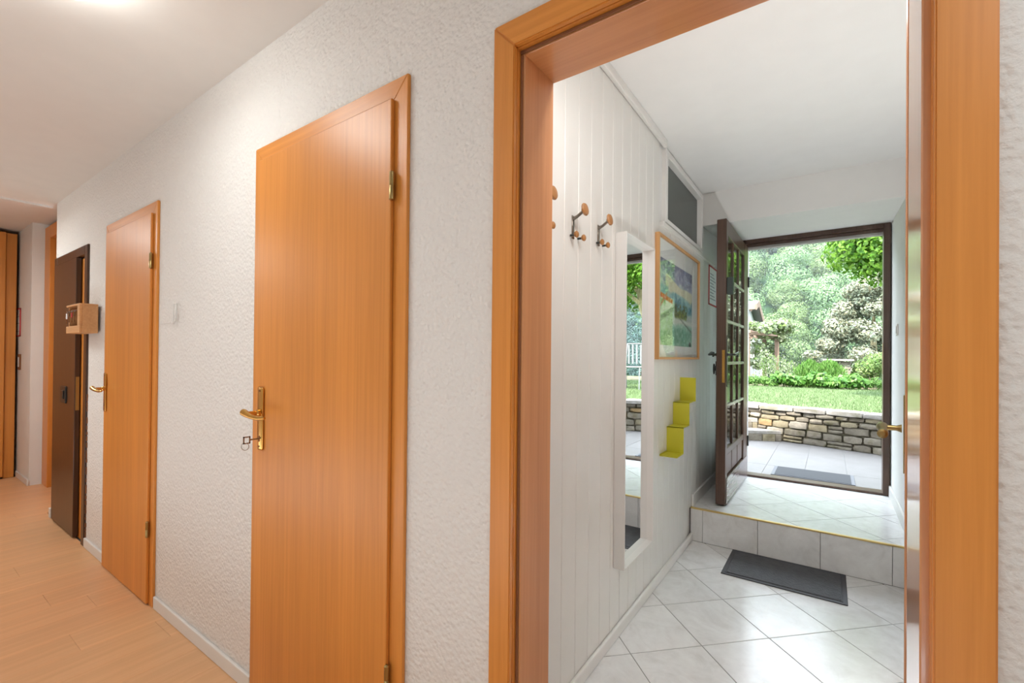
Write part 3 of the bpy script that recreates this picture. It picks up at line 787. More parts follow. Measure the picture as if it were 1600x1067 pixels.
    ca.data.foreach_set('color', np.concatenate([lin.reshape(-1, 3), np.ones((nx * ny, 1))], 1).astype(np.float32).ravel())
    tag(o, 'watercolour landscape with an orange roofed house by blue green water')
art()
obj('glazing', BX(XL + .019, XL + .021, y0 + .012, y1 - .012, z0 + .014, z1 - .014), M['glaze'], pc)

# lime stair-shaped shelf: risers face the doorway, treads step down towards the viewer
sh = empty('stair_shelf', (XL, 2.83, .70), 'lime green metal wall shelf folded like a small staircase', 'shelf')
prof = [(3.036, 1.146), (3.036, .998), (2.881, .998), (2.881, .862), (2.751, .862), (2.751, .712), (2.615, .712)]
xa, xb, th = XL + .001, XL + .098, .0035
for (ya, za), (yb, zb) in zip(prof, prof[1:]):
    if ya == yb: obj('riser', BX(xa, xb, ya - th / 2, ya + th / 2, min(za, zb) - th / 2, max(za, zb) + th / 2 if za < 1.1 else za), M['lime'], sh)
    else: obj('tread', BX(xa, xb, min(ya, yb) - (th / 2 if yb > 2.7 else 0), max(ya, yb) - th / 2, za - th / 2, za + th / 2), M['lime'], sh)
bm = BX(xa, xa + .002, 2.615, 2.75, .714, .722); obj('back_lip', bm, M['lime'], sh)

# notice on the wall behind the front door
nt = empty('wall_notice', (XL, 4.0, 1.70), 'red bordered notice sheet on the wall behind the front door leaf', 'notice')
bm = B()
for a, b, c, d in ((3.86, 4.16, 1.70, 1.712), (3.86, 4.16, 2.006, 2.018), (3.86, 3.872, 1.70, 2.018), (4.148, 4.16, 1.70, 2.018)): box(bm, XL + .0005, XL + .006, a, b, c, d)
obj('border', bm, M['red'], nt); obj('sheet', BX(XL + .0005, XL + .004, 3.872, 4.148, 1.712, 2.006), M['paper'], nt)
for i in range(9): obj('print_line', BX(XL + .0038, XL + .0046, 3.90, 4.11 - .04 * (i % 3), 1.75 + i * .025, 1.757 + i * .025), M['ink'], nt)

# doormat in the vestibule
dm = empty('doormat', (-.22, 3.13, 0), 'dark grey rubber doormat on the tiles below the step', 'doormat')
bm = B(); box(bm, -.524, .082, 2.922, 3.328, 0.0005, .006, .002); obj('border', bm, M['mat_edge'], dm)
obj('pile', BX(-.497, .055, 2.949, 3.301, .005, .0095, .0015), M['mat'], dm)
bm = B()
for a, b, c, d in ((-.503, .061, 2.941, 2.945), (-.503, .061, 3.305, 3.309), (-.505, -.501, 2.941, 3.309), (.059, .063, 2.941, 3.309)): box(bm, a, b, c, d, .0055, .0085, .001)
obj('rib', bm, M['mat_edge'], dm)

# light switch on the landing right wall
sw = empty('wall_switch', (XR, 4.11, 1.44), 'small white switch on the landing wall right of the front door', 'switch')
obj('plate', BX(XR - .009, XR, 4.07, 4.15, 1.44, 1.52, .003), M['white'], sw); obj('rocker', BX(XR - .013, XR - .008, 4.085, 4.135, 1.455, 1.505, .002), M['white_mat'], sw)

# ---------------------------------------------------------------- front door
df = empty('door_7', (-.62, YT, ZL), 'dark timber front door frame around the bright garden view', 'door frame', None, 'structure')
FX0, FX1, ZD = -.665, .378, 2.325
for a, b, c, d in ((FX0, -.615, ZL, ZD), (FX1 - .042, FX1, ZL, ZD)): obj('jamb', BX(a, b, YT, 4.61, c, d, .003), M['doorwood'], df)
obj('jamb_head', BX(-.615, FX1 - .042, YT + .0, 4.61, ZD - .035, ZD, .003), M['doorwood'], df)
bm = B(); box(bm, -.615, FX1 - .042, 4.53, 4.60, ZD - .058, ZD - .036, .002); obj('door_stop', bm, M['doorwood'], df)
tag(obj('door_stop_strip', BX(-.615, FX1 - .042, 4.545, 4.60, ZD - .078, ZD - .0585, .001), M['render_w'], df), 'pale strip under the frame head')
tag(obj('strike_plate', BX(FX1 - .0435, FX1 - .0425, 4.52, 4.545, 1.16, 1.40), M['brass'], df), 'worn brass strike plate')
FL0, FL1, FY0, FY1 = -.66, -.597, 3.468, 4.495
dl = empty('door_8', (-.63, FY1, ZL), 'dark brown glazed front door leaf standing open at a right angle', 'door', None, 'structure')
zb_, zt_ = ZL + .012, 2.255
obj('stile', BX(FL0, FL1, FY0, 3.535, zb_, zt_, .004), M['doorwood'], dl)
obj('stile', BX(FL0, FL1, 4.285, FY1, zb_, zt_, .004), M['doorwood'], dl)
obj('top_rail', BX(FL0 + .001, FL1 - .001, 3.535, 4.285, 2.145, zt_, .003), M['doorwood'], dl)
obj('bottom_rail', BX(FL0 + .001, FL1 - .001, 3.535, 4.285, zb_, .42, .003), M['doorwood'], dl)
obj('mid_rail', BX(FL0 + .001, FL1 - .001, 3.535, 4.285, .585, .63, .003), M['doorwood'], dl)
tag(obj('kick_board', BX(FL1 - .001, FL1 + .006, FY0 + .03, FY1 - .02, zb_ + .002, .425, .002), wood('grey_worn_board', S(120, 106, 108), S(150, 136, 138), 1, .18), dl), 'greyish worn glossy board along the foot of the door')
pl3 = wood('worn_panel', S(70, 50, 44), S(140, 120, 112), 2, .35)
for a in (3.545, 3.795, 4.045): obj('raised_panel', BX(FL0 + .012, FL1 - .01, a, a + .23, .43, .58, .01, 2), pl3, dl)
mun = [3.785, 4.035]
for y in mun: obj('muntin', BX(FL0 + .006, FL1 - .004, y - .013, y + .013, .63, 2.145, .003), M['doorwood'], dl)
zr = [.933, 1.236, 1.539, 1.842]
for z in zr: tag(obj('glazing_bar', BX(FL0 + .004, FL1 - .001, 3.535, 4.285, z - .011, z + .011, .003), plain('bar_sheen', S(150, 146, 138), .25), dl), 'horizontal glazing bar with its grazing sheen in the colour')  # pale colour stands in for the bars' glossy grazing reflection
ye = [3.535] + mun + [4.285]; ze = [.63] + zr + [2.145]
for i in range(3):
    for j in range(5):
        a, b = ye[i] + (.013 if i else 0), ye[i + 1] - (.013 if i < 2 else 0); c = ze[j] + (.011 if j else 0); d = ze[j + 1] - (.011 if j < 4 else 0)
        obj('pane', BX(-.614, -.610, a, b, c, d), M['pane'], dl)
bm = BX(-.622, -.604, FY0 - .0012, FY0 + .001, 1.10, 1.33, .0006)
tag(obj('lock_plate', bm, M['brass'], dl), 'worn brass lock forend on the door edge')
# wrought iron lever set
for sgn, xx, nm in ((1, FL1, 'inner_lever'), (-1, FL0, 'outer_lever')):
    bm = B(); zc = 1.298
    lathe(bm, [(.016, 0), (.012, .006), (.008, .012), (.007, .045), (.009, .05)], (xx, 3.50, zc), (sgn, 0, 0), 12)
    x2 = xx + sgn * .052
    tube(bm, [(x2, 3.488, zc), (x2, 3.52, zc + .002), (x2 + sgn * .006, 3.56, zc + .008), (x2 + sgn * .006, 3.60, zc + .016), (x2, 3.63, zc + .014), (x2 - sgn * .004, 3.64, zc - .004), (x2, 3.625, zc - .012)], [.008, .010, .0085, .008, .0095, .009, .006], 10)
    obj(nm, bm, M['iron'], dl, True)
bm = B()
pts = [(1.07, .004), (1.085, .012), (1.10, .008), (1.12, .016), (1.15, .022), (1.18, .016), (1.22, .02), (1.27, .024), (1.31, .022), (1.35, .016), (1.38, .018), (1.40, .008), (1.42, .011), (1.435, .003)]
f = [bm.verts.new((FL1, 3.50 - w_, z)) for z, w_ in pts] + [bm.verts.new((FL1, 3.50 + w_, z)) for z, w_ in pts[::-1]]
fc = bm.faces.new(f); ex = bmesh.ops.extrude_face_region(bm, geom=[fc]); bmesh.ops.translate(bm, verts=[g for g in ex['geom'] if isinstance(g, bmesh.types.BMVert)], vec=(.004, 0, 0)); bmesh.ops.recalc_face_normals(bm, faces=bm.faces)
tag(obj('escutcheon', bm, M['iron'], dl), 'ornate iron escutcheon plate')
bm = B(); tube(bm, [(FL0 - .006 - .0, 3.50, 1.20), (FL0 - .02, 3.50, 1.20)], .018, 14); tube(bm, [(FL0 - .02, 3.50 + .02 * math.cos(t), 1.195 + .035 * math.sin(t)) for t in np.linspace(0, 6.283, 20)], .004, 6)
box(bm, FL0 - .006, FL0, 3.475, 3.525, 1.15, 1.25, .002)
obj('outer_keyhole_cover', bm, M['iron'], dl, True)
for z in (.50, 1.9):
    bm = B(); lathe(bm, [(.004, 0), (.008, .004), (.008, .09), (.004, .094)], (FL1 + .004, FY1 + .002, z), (0, 0, 1), 10); obj('hinge', bm, M['iron'], dl, True)
ch = empty('door_chime', (FL1 + .006, 3.50, 1.735), 'small dark grey box fixed high on the glazed front door', 'chime')
obj('housing', BX(FL1 + .0005, FL1 + .042, 3.475, 3.525, 1.722, 1.842, .005, 2), M['greybox'], ch)
obj('bracket', BX(FL1 + .0005, FL1 + .004, 3.525, 3.62, 1.815, 1.835, .001), M['white'], ch)

# ================================================================== LAMPS, SEEN AND ADDED
def ceiling_lamp(loc, r, strength, col, label):
    t = empty('ceiling_lamp', loc, label, 'lamp')
    bm = B(); lathe(bm, [(r * .55, 0), (r * .55, -.018), (r * .4, -.02)], loc, (0, 0, 1), 24); obj('base', bm, M['white'], t, True)
    k = N('lamp_glow'); k.color((1, 1, 1, 1)); k.p.inputs['Emission Color'].default_value = col; k.p.inputs['Emission Strength'].default_value = strength
    bm = B(); lathe(bm, [(r * .5, -.018), (r * .92, -.03), (r, -.048), (r * .94, -.066), (r * .7, -.085), (r * .35, -.096), (.001, -.1)], loc, (0, 0, 1), 28)
    obj('shade', bm, k.m, t, True)
ceiling_lamp((-1.812, .261, ZH), .15, LAMP1, (.95, 1, .99, 1), 'round glowing ceiling lamp in the hallway at the top of the view')
ceiling_lamp((.55, .12, ZH), .15, FILL3, (1, 1, 1, 1), 'unseen round ceiling lamp added at the near end of the hallway')  # unseen lamp added to brighten the near end
ceiling_lamp((-4.9, -.12, ZH), .13, LAMP2, (1, 1, .98, 1), 'unseen round ceiling lamp at the far end of the hallway')  # out of view; bowl above the far fill disk
ceiling_lamp((-.2, 1.42, ZV), .13, FILLV, (1, 1, 1, 1), 'unseen round ceiling lamp added in the vestibule behind the doorway head')  # unseen lamp added to brighten the vestibule

sc = empty('fill_hood', (-.2, 1.0, 2.2), 'unseen white hood added around the fill light above the doorway', 'lamp')  # made-up fixture that houses the doorway fill
obj('back_plate', BX(-.62, .22, 1.0015, 1.02, 2.20, 2.34, .004), M['white'], sc)
obj('hood', BX(-.62, .22, 1.02, 1.16, 2.31, 2.34, .006), M['white'], sc)
ul = empty('fill_tray', (.325, 2.0, 0), 'white tray for an added fill light, hidden by the doorway frame', 'lamp')  # unseen tray added below the vestibule's upward fill
obj('tray', BX(.28, .37, 1.74, 2.26, .001, .06, .006), M['white'], ul)

# ================================================================== GARDEN
ZP = .20
pt = tag(obj('patio', BX(-6, 6, 4.62, 9.5, .0, ZP - .004), M['grout']), 'pale tiled terrace outside the front door', 'patio', None, 'structure')
cols = [-.52 + .327 * i for i in range(-8, 10)]
for a, b in zip(cols, cols[1:]):
    for c, d in ((4.622, 5.26), (5.26, 6.66), (6.66, 8.0)):
        obj('patio_tile', BX(a + .0022, b - .0022, c + .0022, d - .0022, ZP - .012, ZP, .0015), M['patio'], pt)
om = empty('outdoor_mat', (-.13, 5.02, ZP), 'grey rubber doormat on the terrace just outside the threshold', 'doormat')
obj('border', BX(-.445, .183, 4.828, 5.225, ZP + .0005, ZP + .008, .002), plain('pale_mat_edge', S(96, 96, 100), .7), om)
obj('pile', BX(-.418, .156, 4.842, 5.211, ZP + .006, ZP + .011, .001), plain('outdoor_mat_pile', S(46, 46, 50), .8), om)

# retaining wall of coursed stones, running obliquely behind the terrace
ang = math.atan2(-.33, 1)
P0 = Vector((-.512, 6.88, ZP)); ux = Vector((math.cos(ang), math.sin(ang), 0)); un = Vector((-math.sin(ang), math.cos(ang), 0))
sw_ = empty('stone_wall', P0, 'low retaining wall of coursed grey and ochre stones along the terrace', 'wall', rotz=ang)
def stone(bm, s0, s1, t0, t1, z0, z1, jit):
    """irregular block in wall coordinates s (along), t (depth), z"""
    b2 = bmesh.new(); box(b2, s0, s1, t0, t1, z0, z1)
    bmesh.ops.subdivide_edges(b2, edges=b2.edges[:], cuts=1, use_grid_fill=True)
    cs, ct, cz = (s0 + s1) / 2, (t0 + t1) / 2, (z0 + z1) / 2
    for v in b2.verts:
        q = Vector(((v.co.x - cs) / (s1 - s0) * 2, (v.co.y - ct) / (t1 - t0) * 2, (v.co.z - cz) / (z1 - z0) * 2))
        n = sum(abs(c) > .9 for c in q)
        if n >= 2: v.co.x -= q.x * jit * .55; v.co.z -= q.z * jit * .45
        if n == 3: v.co.x -= q.x * jit * .5; v.co.z -= q.z * jit * .4; v.co.y -= q.y * jit
        v.co += Vector((random.uniform(-1, 1) * jit * .5, random.uniform(-1, 1) * jit * .5, random.uniform(-1, 1) * jit * .35))
    me = bpy.data.meshes.new('t'); b2.to_mesh(me); b2.free(); bm.from_mesh(me); bpy.data.meshes.remove(me); return bm
SA, SB = -3.0, 4.0
bm = BX(SA, SB, .035, .40, -.15, .395); obj('core', bm, M['mortar'], sw_, local=True)
courses = [(0.0, .085), (.09, .175), (.18, .27), (.275, .335), (.34, .392)]
for ci, (z0, z1) in enumerate(courses):
    s = SA + random.uniform(0, .2); lo, hi = ((.14, .27) if ci < 3 else (.11, .24))
    while s < SB - .1:
        L = random.uniform(lo, hi); e = min(s + L, SB)
        wgt = random.random(); mt = M['stone'][0 if wgt < .42 else 1 if wgt < .68 else 2 if wgt < .78 else 3]
        dz = random.uniform(-.008, .008)
        if random.random() < .16 and ci < 3:
            zm = (z0 + z1) / 2
            for a, b in ((z0, zm - .004), (zm + .004, z1)):
                bm = B(); stone(bm, s, e - .008, random.uniform(-.012, .008), .06, a, b, .008); obj('stone', bm, mt, sw_, True, local=True)
        else:
            bm = B(); stone(bm, s, e - .008, random.uniform(-.015, .010), .06, max(z0 + dz, 0), z1 + dz, .010); obj('stone', bm, mt, sw_, True, local=True)
        s = e
s = SA
while s < SB - .1:
    L = random.uniform(.24, .46); e = min(s + L, SB)
    bm = B(); stone(bm, s, e - .006, -.022 + random.uniform(-.006, .006), .27, .397, .455 + random.uniform(-.004, .004), .006)
    obj('coping_stone', bm, M['coping'], sw_, True, local=True); s = e

def step_block(poly, z0, zs, z1, label, nriser):
    cx, cy = sum(p[0] for p in poly) / len(poly), sum(p[1] for p in poly) / len(poly)
    t = empty('stone_step', (cx, cy, z0), label, 'step', 'stone steps up to the lawn')
    ins = [(cx + (p[0] - cx) * .985, cy + (p[1] - cy) * .985) for p in poly]
    obj('tread_slab', prism(B(), poly, zs, z1, .006), M['coping'], t)
    bm = prism(B(), ins, z0, zs - .001); obj('core', bm, M['mortar'], t)
    for i in range(nriser):
        a, b = Vector((*poly[i], 0)), Vector((*poly[i + 1], 0)); d = (b - a); n = max(1, round(d.length / .17)); dn = d.normalized(); nn = Vector((dn.y, -dn.x, 0))
        for j in range(n):
            p, q = a + d * (j / n) + dn * .005, a + d * ((j + 1) / n) - dn * .005
            vs = [p + nn * .008, q + nn * .008, q - nn * .02, p - nn * .02]
            bm = prism(B(), [(v.x, v.y) for v in vs], z0 + .002, zs - .006, .004); obj('riser_stone', bm, M['stone'][(i + j) % 2], t)
step_block([(-2.2, 6.80), (-1.4, 6.66), (-.93, 6.655), (-.72, 6.74), (-.58, 6.82), (-.515, 6.855), (-.56, 6.885), (-1.0, 7.03), (-2.2, 7.42)], ZP, ZP + .095, ZP + .135, 'lower stone step with a rounded end against the low wall', 5)
step_block([(-2.2, 7.0), (-1.4, 6.90), (-1.0, 6.88), (-.86, 6.925), (-.80, 6.955), (-.84, 6.975), (-1.1, 7.06), (-2.2, 7.42)], ZP + .1352, ZP + .215, ZP + .265, 'upper stone step resting on the lower one beside the low wall', 4)

# lawn, bed and valley
ZG = .64
def wall_y(x): return 6.88 - .33 * (x + .512)
bm = B(); poly = [(-3.2, wall_y(-3.2) + .36), (3.2, wall_y(3.2) + .36), (9, 5.6), (9, 12.75), (-9, 11.75), (-9, 9.0)]
prism(bm, poly, 0, ZG); struct('lawn', bm, M['lawn'], 'bright green lawn above the low stone wall', 'lawn')
bm = B(); prism(bm, [(-9, 11.75), (9, 12.75), (9, 15.5), (-9, 15.5)], 0, ZG - .01); struct('garden_bed', bm, M['soil'], 'soil bed at the far edge of the lawn', 'garden bed')
n = 62000
gx = rng.uniform(-3.2, 4.6, n); gy = 5.6 + rng.random(n) ** 1.25 * 6.6
ok = (gy > 6.88 - .33 * (gx + .512) + .27) & (gy < 12.1 + gx * .055); gx, gy = gx[ok], gy[ok]; n = len(gx)
h = rng.uniform(.02, .05, n); a = rng.uniform(0, 6.28, n); w_ = .004; ln = rng.normal(0, .018, (n, 2))
base = np.stack([gx, gy, np.full(n, ZG - .004)], 1); dx = np.stack([np.cos(a) * w_, np.sin(a) * w_, np.zeros(n)], 1)
tip = base + np.stack([ln[:, 0], ln[:, 1], h], 1)
tag(npmesh('grass', np.stack([base - dx, base + dx, tip], 1).reshape(-1, 3) - np.array([.5, 9, ZG]), np.arange(3 * n).reshape(-1, 3), M['grass'], None, (.5, 9, ZG)), 'short mown grass blades covering the lawn', 'grass', None, 'stuff')

def hz(y):
    if y < 16: return ZG - .02
    if y < 30: return ZG - .02 - (y - 16) / 14 * 3.1
    if y < 54: return -2.5
    return -2.5 + (y - 54) * .62
ys = [15.5, 16, 20, 25, 30, 45, 54, 90, 130, 180, 260]
vs, fs = [], []
for i, y in enumerate(ys):
    for j, x in enumerate((-160, -60, -20, 0, 20, 60, 110, 190)): vs.append((x, y, hz(y)))
for i in range(len(ys) - 1):
    for j in range(7): a = i * 8 + j; fs.append((a, a + 1, a + 9, a + 8))
hl = npmesh('hillside', vs, fs, M['hill'], None); tag(hl, 'steep valley side behind the garden carrying the forest', 'hill', None, 'structure')

# valley haze: thin scattering air in front of and around the forest
kz_ = bpy.data.materials.new('valley_haze'); kz_.use_nodes = True; t_ = kz_.node_tree; t_.nodes.clear()
o_ = t_.nodes.new('ShaderNodeOutputMaterial'); v_ = t_.nodes.new('ShaderNodeVolumeScatter'); v_.inputs['Color'].default_value = (.86, .94, 1, 1); v_.inputs['Density'].default_value = HAZE; v_.inputs['Anisotropy'].default_value = .2
t_.links.new(v_.outputs[0], o_.inputs['Volume'])
tag(obj('haze', BX(-150, 180, 30, 258, -6, 125), kz_), 'thin bluish haze in the valley in front of the forest', 'haze', None, 'stuff')

# forest trees, each its own object
def crown_mesh(kind, seed):
    r = np.random.default_rng(seed)
    if kind == 'conifer':
        bl = [(r.normal(0, .25), r.normal(0, .25), 1.2 + z * 1.15, 2.6 * (1 - z / 10.5) + .25, .5) for z in range(9)]; n, sz = 9000, .22
    else:
        bl = [(0, 0, 4.9, 2.9, 1.25), (0, 0, 2.6, 2.3, .9)]
        for _ in range(16):
            a, q = r.uniform(0, 6.28), r.uniform(1.2, 2.6); bl.append((q * math.cos(a), q * math.sin(a), r.uniform(1.6, 7.9), r.uniform(1.1, 1.9), .85))
        n, sz = 13000, .23
    c, nn = crown_points(bl, n, .3)
    return leaves(c, nn + (c - np.array([0, 0, 4.5])) * .12, rng.uniform(.6, 1.3, n) * sz, .8)
protos = []
for kind, seeds, mi_ in (('broad', (1, 2), 0), ('broad', (3, 4), 1), ('conifer', (5,), 2)):
    for sd in seeds:
        v, f = crown_mesh(kind, sd); protos.append((mi_, v, f))
labs = ['pale green broadleaf tree in the forest on the hillside', 'mid green broadleaf tree in the forest on the hillside', 'dark blue green conifer in the forest on the hillside']
grps = ['pale broadleaf forest trees', 'mid green broadleaf forest trees', 'blue green forest conifers']
srcs = {}
def forest_tree(pi, x, y, s):
    mi_, v, f = protos[pi]
    if pi not in srcs:
        t = empty('forest_tree', (0, 0, 0), labs[mi_], 'tree', grps[mi_])
        npmesh('crown', v, f, M['forest'][mi_], t)
        bm = B(); tube(bm, [(0, 0, -1.0), (0, 0, 1.0), (.05, 0, 2.4)], [.28, .2, .12], 6); obj('trunk', bm, M['bark'], t, True, local=True)
        srcs[pi] = t
    else: t = copy_tree(srcs[pi])
    t.location = (x, y, hz(y)); t.scale = (s, s, s * rng.uniform(.95, 1.2)); t.rotation_euler = (0, 0, rng.uniform(0, 6.28))
y = 56.0; cnt = 0
while y < 152:
    st = 3.9 + y * .012
    x = -.22 * y - 3
    while x < .43 * y + 5:
        q = rng.random(); hi = min(1, max(0, (y - 75) / 60))
        pi = (0 if q < .28 else 1 if q < .5 else 2 if q < .67 else 3 if q < .9 - .2 * hi else 4)
        forest_tree(pi, x + rng.uniform(-1.2, 1.2), y + rng.uniform(-1.2, 1.2), rng.uniform(.62, .95) * (.86 + y * .0014)); cnt += 1
        x += st * rng.uniform(.8, 1.2)
    y += st * 1.12
print('forest trees', cnt)

# the garden tree whose crown hangs into the view
tr = empty('garden_tree', (1.35, 10.0, ZG), 'leafy garden tree with bright leaves hanging into the top right of the doorway view', 'tree')
bm = B(); tube(bm, [(1.30, 10, ZG - .05), (1.42, 10, 1.1), (1.62, 10, 1.7), (1.85, 10, 2.35), (1.92, 10, 2.75), (1.80, 10, 3.3), (1.72, 10, 4.1)], [.16, .13, .115, .11, .11, .09, .05], 12)
obj('trunk', bm, M['bark'], tr, True)
bm = B()
for p in ([(1.9, 10, 2.6), (2.2, 9.9, 3.1), (2.7, 9.7, 3.7)], [(1.85, 10, 2.4), (2.15, 9.8, 2.7), (2.5, 9.4, 2.75)], [(1.80, 10, 3.1), (1.2, 9.6, 2.95), (.75, 9.2, 2.78), (.45, 9.0, 2.76)], [(1.8, 10, 3.3), (1.3, 10.2, 3.7), (.6, 10, 4.1)]):
    tube(bm, p, list(np.linspace(.055, .018, len(p))), 8)
obj('branch', bm, M['bark'], tr, True)
bl = [(1.6, 10, 4.2, 1.5, .75), (.9, 9.5, 3.35, .75, .7), (.55, 9.1, 3.05, .62, .75), (.45, 9.2, 3.5, .6, .8), (.95, 9.0, 2.85, .5, .6), (1.9, 9.6, 3.5, .8, .7), (2.6, 9.4, 3.3, .9, .7), (2.3, 9.0, 2.9, .55, .6), (2.5, 10.3, 2.9, .8, .7), (1.5, 10.5, 3.4, .9, .7), (3.1, 9.8, 3.6, 1.0, .7), (.62, 9.0, 2.75, .42, .8), (1.05, 9.0, 2.68, .45, .8), (.28, 9.05, 2.98, .4, .8), (.40, 9.0, 3.3, .45, .8), (1.3, 9.2, 2.95, .55, .6)]
c, nn = crown_points(bl, 30000, .6); v, f = leaves(c, nn, rng.uniform(.05, .10, len(c)), .6)
npmesh('crown', v - np.array(tr.location), f, M['leaf'], tr)

# blue-grey spruce
sp = empty('blue_spruce', (1.05, 17, ZG - .05), 'large silvery blue spruce behind the garden bed', 'tree')
bm = B(); tube(bm, [(1.05, 17, ZG - .1), (1.05, 17, 1.8), (1.05, 17, 3.0)], [.13, .07, .02], 8); obj('trunk', bm, M['bark'], sp, True)
r = np.random.default_rng(5); bl = []
for z in np.linspace(.9, 3.55, 11):
    R_ = 1.5 * (1 - ((z - .9) / 3.0) ** 1.6) + .1
    for _ in range(9):
        a = r.uniform(0, 6.28); q = R_ * r.uniform(.55, 1.0); bl.append((1.05 + q * math.cos(a), 17 + q * math.sin(a), z + r.uniform(-.12, .12), r.uniform(.24, .42), .6))
c, nn = crown_points(bl, 36000, .55); v, f = leaves(c, nn, rng.uniform(.06, .13, len(c)), .42); npmesh('needles', v - np.array(sp.location), f, M['spruce'], sp)

# bed plants
def plant(name, x, y, z, w_, h, n, sz, mat, label, cat, group=None, aspect=.5, upright=0, stems=6):
    t = empty(name, (x, y, z), label, cat, group)
    if upright:
        c = np.stack([rng.normal(0, w_ * .33, n), rng.normal(0, w_ * .33, n), rng.random(n) ** .8 * h], 1)
        c[:, 2] *= 1 - .45 * np.clip(np.hypot(c[:, 0], c[:, 1]) / w_, 0, 1); nn = rng.normal(size=(n, 3)) * np.array([1, 1, .3]); up = np.tile([0, 0, 1.0], (n, 1)) + c * np.array([.5, .5, 0]) / w_
        v, f = leaves(c, nn, rng.uniform(.6, 1.3, n) * sz, aspect, up, .05)
    else:
        bl = [(rng.normal(0, w_ * .28), rng.normal(0, w_ * .22), h * rng.uniform(.35, .65), min(w_, h) * rng.uniform(.3, .45), .8) for _ in range(7)]
        c, nn = crown_points(bl, n, .7); c[:, 2] = np.clip(c[:, 2], .01, None); v, f = leaves(c, nn + np.array([0, -.3, .5]), rng.uniform(.6, 1.3, n) * sz, aspect)
    npmesh('foliage', v, f, mat, t)
    bm = B()
    for _ in range(stems):
        a = rng.uniform(0, 6.28); q = w_ * .2; tube(bm, [(q * .3 * math.cos(a), q * .3 * math.sin(a), -.02), (q * math.cos(a), q * math.sin(a), h * .7)], [.008, .004], 5)
    obj('stem', bm, M['bush'], t, local=True)
    return t
for i in range(14):
    x = -2.0 + i * .29; yy = 12.05 + x * .06 + rng.uniform(-.08, .08)
    if -1.0 < x < .45: plant('broad_leaf_plant', x, yy, ZG - .01, .36, rng.uniform(.30, .40), 420, .10, M['hosta'], 'broad leaved green plant in the low row edging the lawn', 'plant', 'broad leaved plants edging the lawn', .65)
    else: plant('edging_plant', x, yy, ZG - .01, .34, rng.uniform(.24, .32), 420, .06, M['bush'], 'small fine leaved green plant at the edge of the lawn', 'plant', 'fine leaved plants edging the lawn', .45)
for x, yy, lab in ((-.38, 12.6, 'left half of the tall bright green grassy clump behind the edging plants'), (-.02, 12.65, 'right half of the tall bright green grassy clump left of the stone pillar')):
    plant('grassy_clump', x, yy, ZG - .01, .42, .66, 2600, .11, M['bush'], lab, 'plant', None, .16, 1)
for x, yy, h, lab in ((.86, 13.5, .75, 'yellow green shrub right of the stone pillar'), (1.28, 13.1, .85, 'yellow green shrub by the right door jamb'), (1.85, 13.2, .9, 'rounded yellow green shrub beyond the right edge of the door view'), (2.5, 13.0, .9, 'yellow green shrub seen only in the mirror')):
    plant('shrub', x, yy, ZG - .01, .75, h * 1.2, 1700, .07, M['shrub'], lab, 'shrub', None, .5)
for x, yy, h, lab in ((-1.32, 12.9, .95, 'thin tall flowering plant in front of the pergola'), (-1.02, 12.8, .8, 'thin flowering plant between pergola and grassy clump'), (-.78, 13.1, .62, 'loose low flowering plant beside the grassy clump')):
    plant('flowering_plant', x, yy, ZG - .01, .38, h, 420, .055, M['vine'], lab, 'plant', None, .5, 1)

# stone pillar with flat slab
pg = empty('stone_pillar', (.30, 13.35, ZG - .02), 'pale stone pillar under a flat slab in the garden bed', 'pillar')
for i in range(6):
    bm = B(); stone(bm, .20, .41, 13.25, 13.46, ZG + i * .098, ZG + i * .098 + .094, .012); obj('stone', bm, M['stone'][3], pg, True)
obj('slab', BX(-.14, .46, 13.15, 13.6, ZG + .595, ZG + .64, .008), M['coping'], pg)

# pergola with vine
pe = empty('pergola', (-1.6, 14, ZG - .02), 'weathered timber pergola overgrown with pale vine at the left of the view', 'pergola')
for x, yy in ((-1.86, 14.0), (-1.62, 15.6), (-1.27, 15.3), (-2.9, 14.0), (-2.9, 15.6)): obj('post', BX(x - .055, x + .055, yy - .055, yy + .055, ZG - .05, 1.86, .006), M['weathered'], pe)
for a in ((-3.0, -1.72, 13.93, 14.03, 1.86, 1.97), (-3.0, -1.1, 15.3, 15.4, 1.86, 1.97)): obj('beam', BX(*a, .005), M['weathered'], pe)
for i, x in enumerate((-2.9, -2.5, -2.1, -1.78)): obj('rafter', BX(x - .035, x + .035, 13.75, 15.7, 1.97, 2.05, .004), M['weathered'], pe)
bm = B(); box(bm, -.05, .05, 0, 1.75, -.05, .05, .005)
for v in bm.verts: v.co = Matrix.Rotation(math.radians(-20), 3, 'Z') @ v.co + Vector((-1.78, 13.8, 1.97))
obj('beam', bm, M['weathered'], pe)
bl = [(rng.uniform(-2.8, -.95), rng.uniform(13.8, 15.6), rng.uniform(2.0, 2.25), rng.uniform(.15, .28), .7) for _ in range(26)] + [(-1.7, 14.4, 1.6, .22, 1.2), (-1.55, 15.5, 1.4, .3, 1.2), (-1.2, 15.4, 1.95, .25, .8), (-1.7, 14.5, 1.2, .2, 1.2)]
c, nn = crown_points(bl, 5200, .6); v, f = leaves(c, nn, rng.uniform(.07, .14, len(c)), .8); npmesh('vine', v - np.array(pe.location), f, M['vine'], pe)
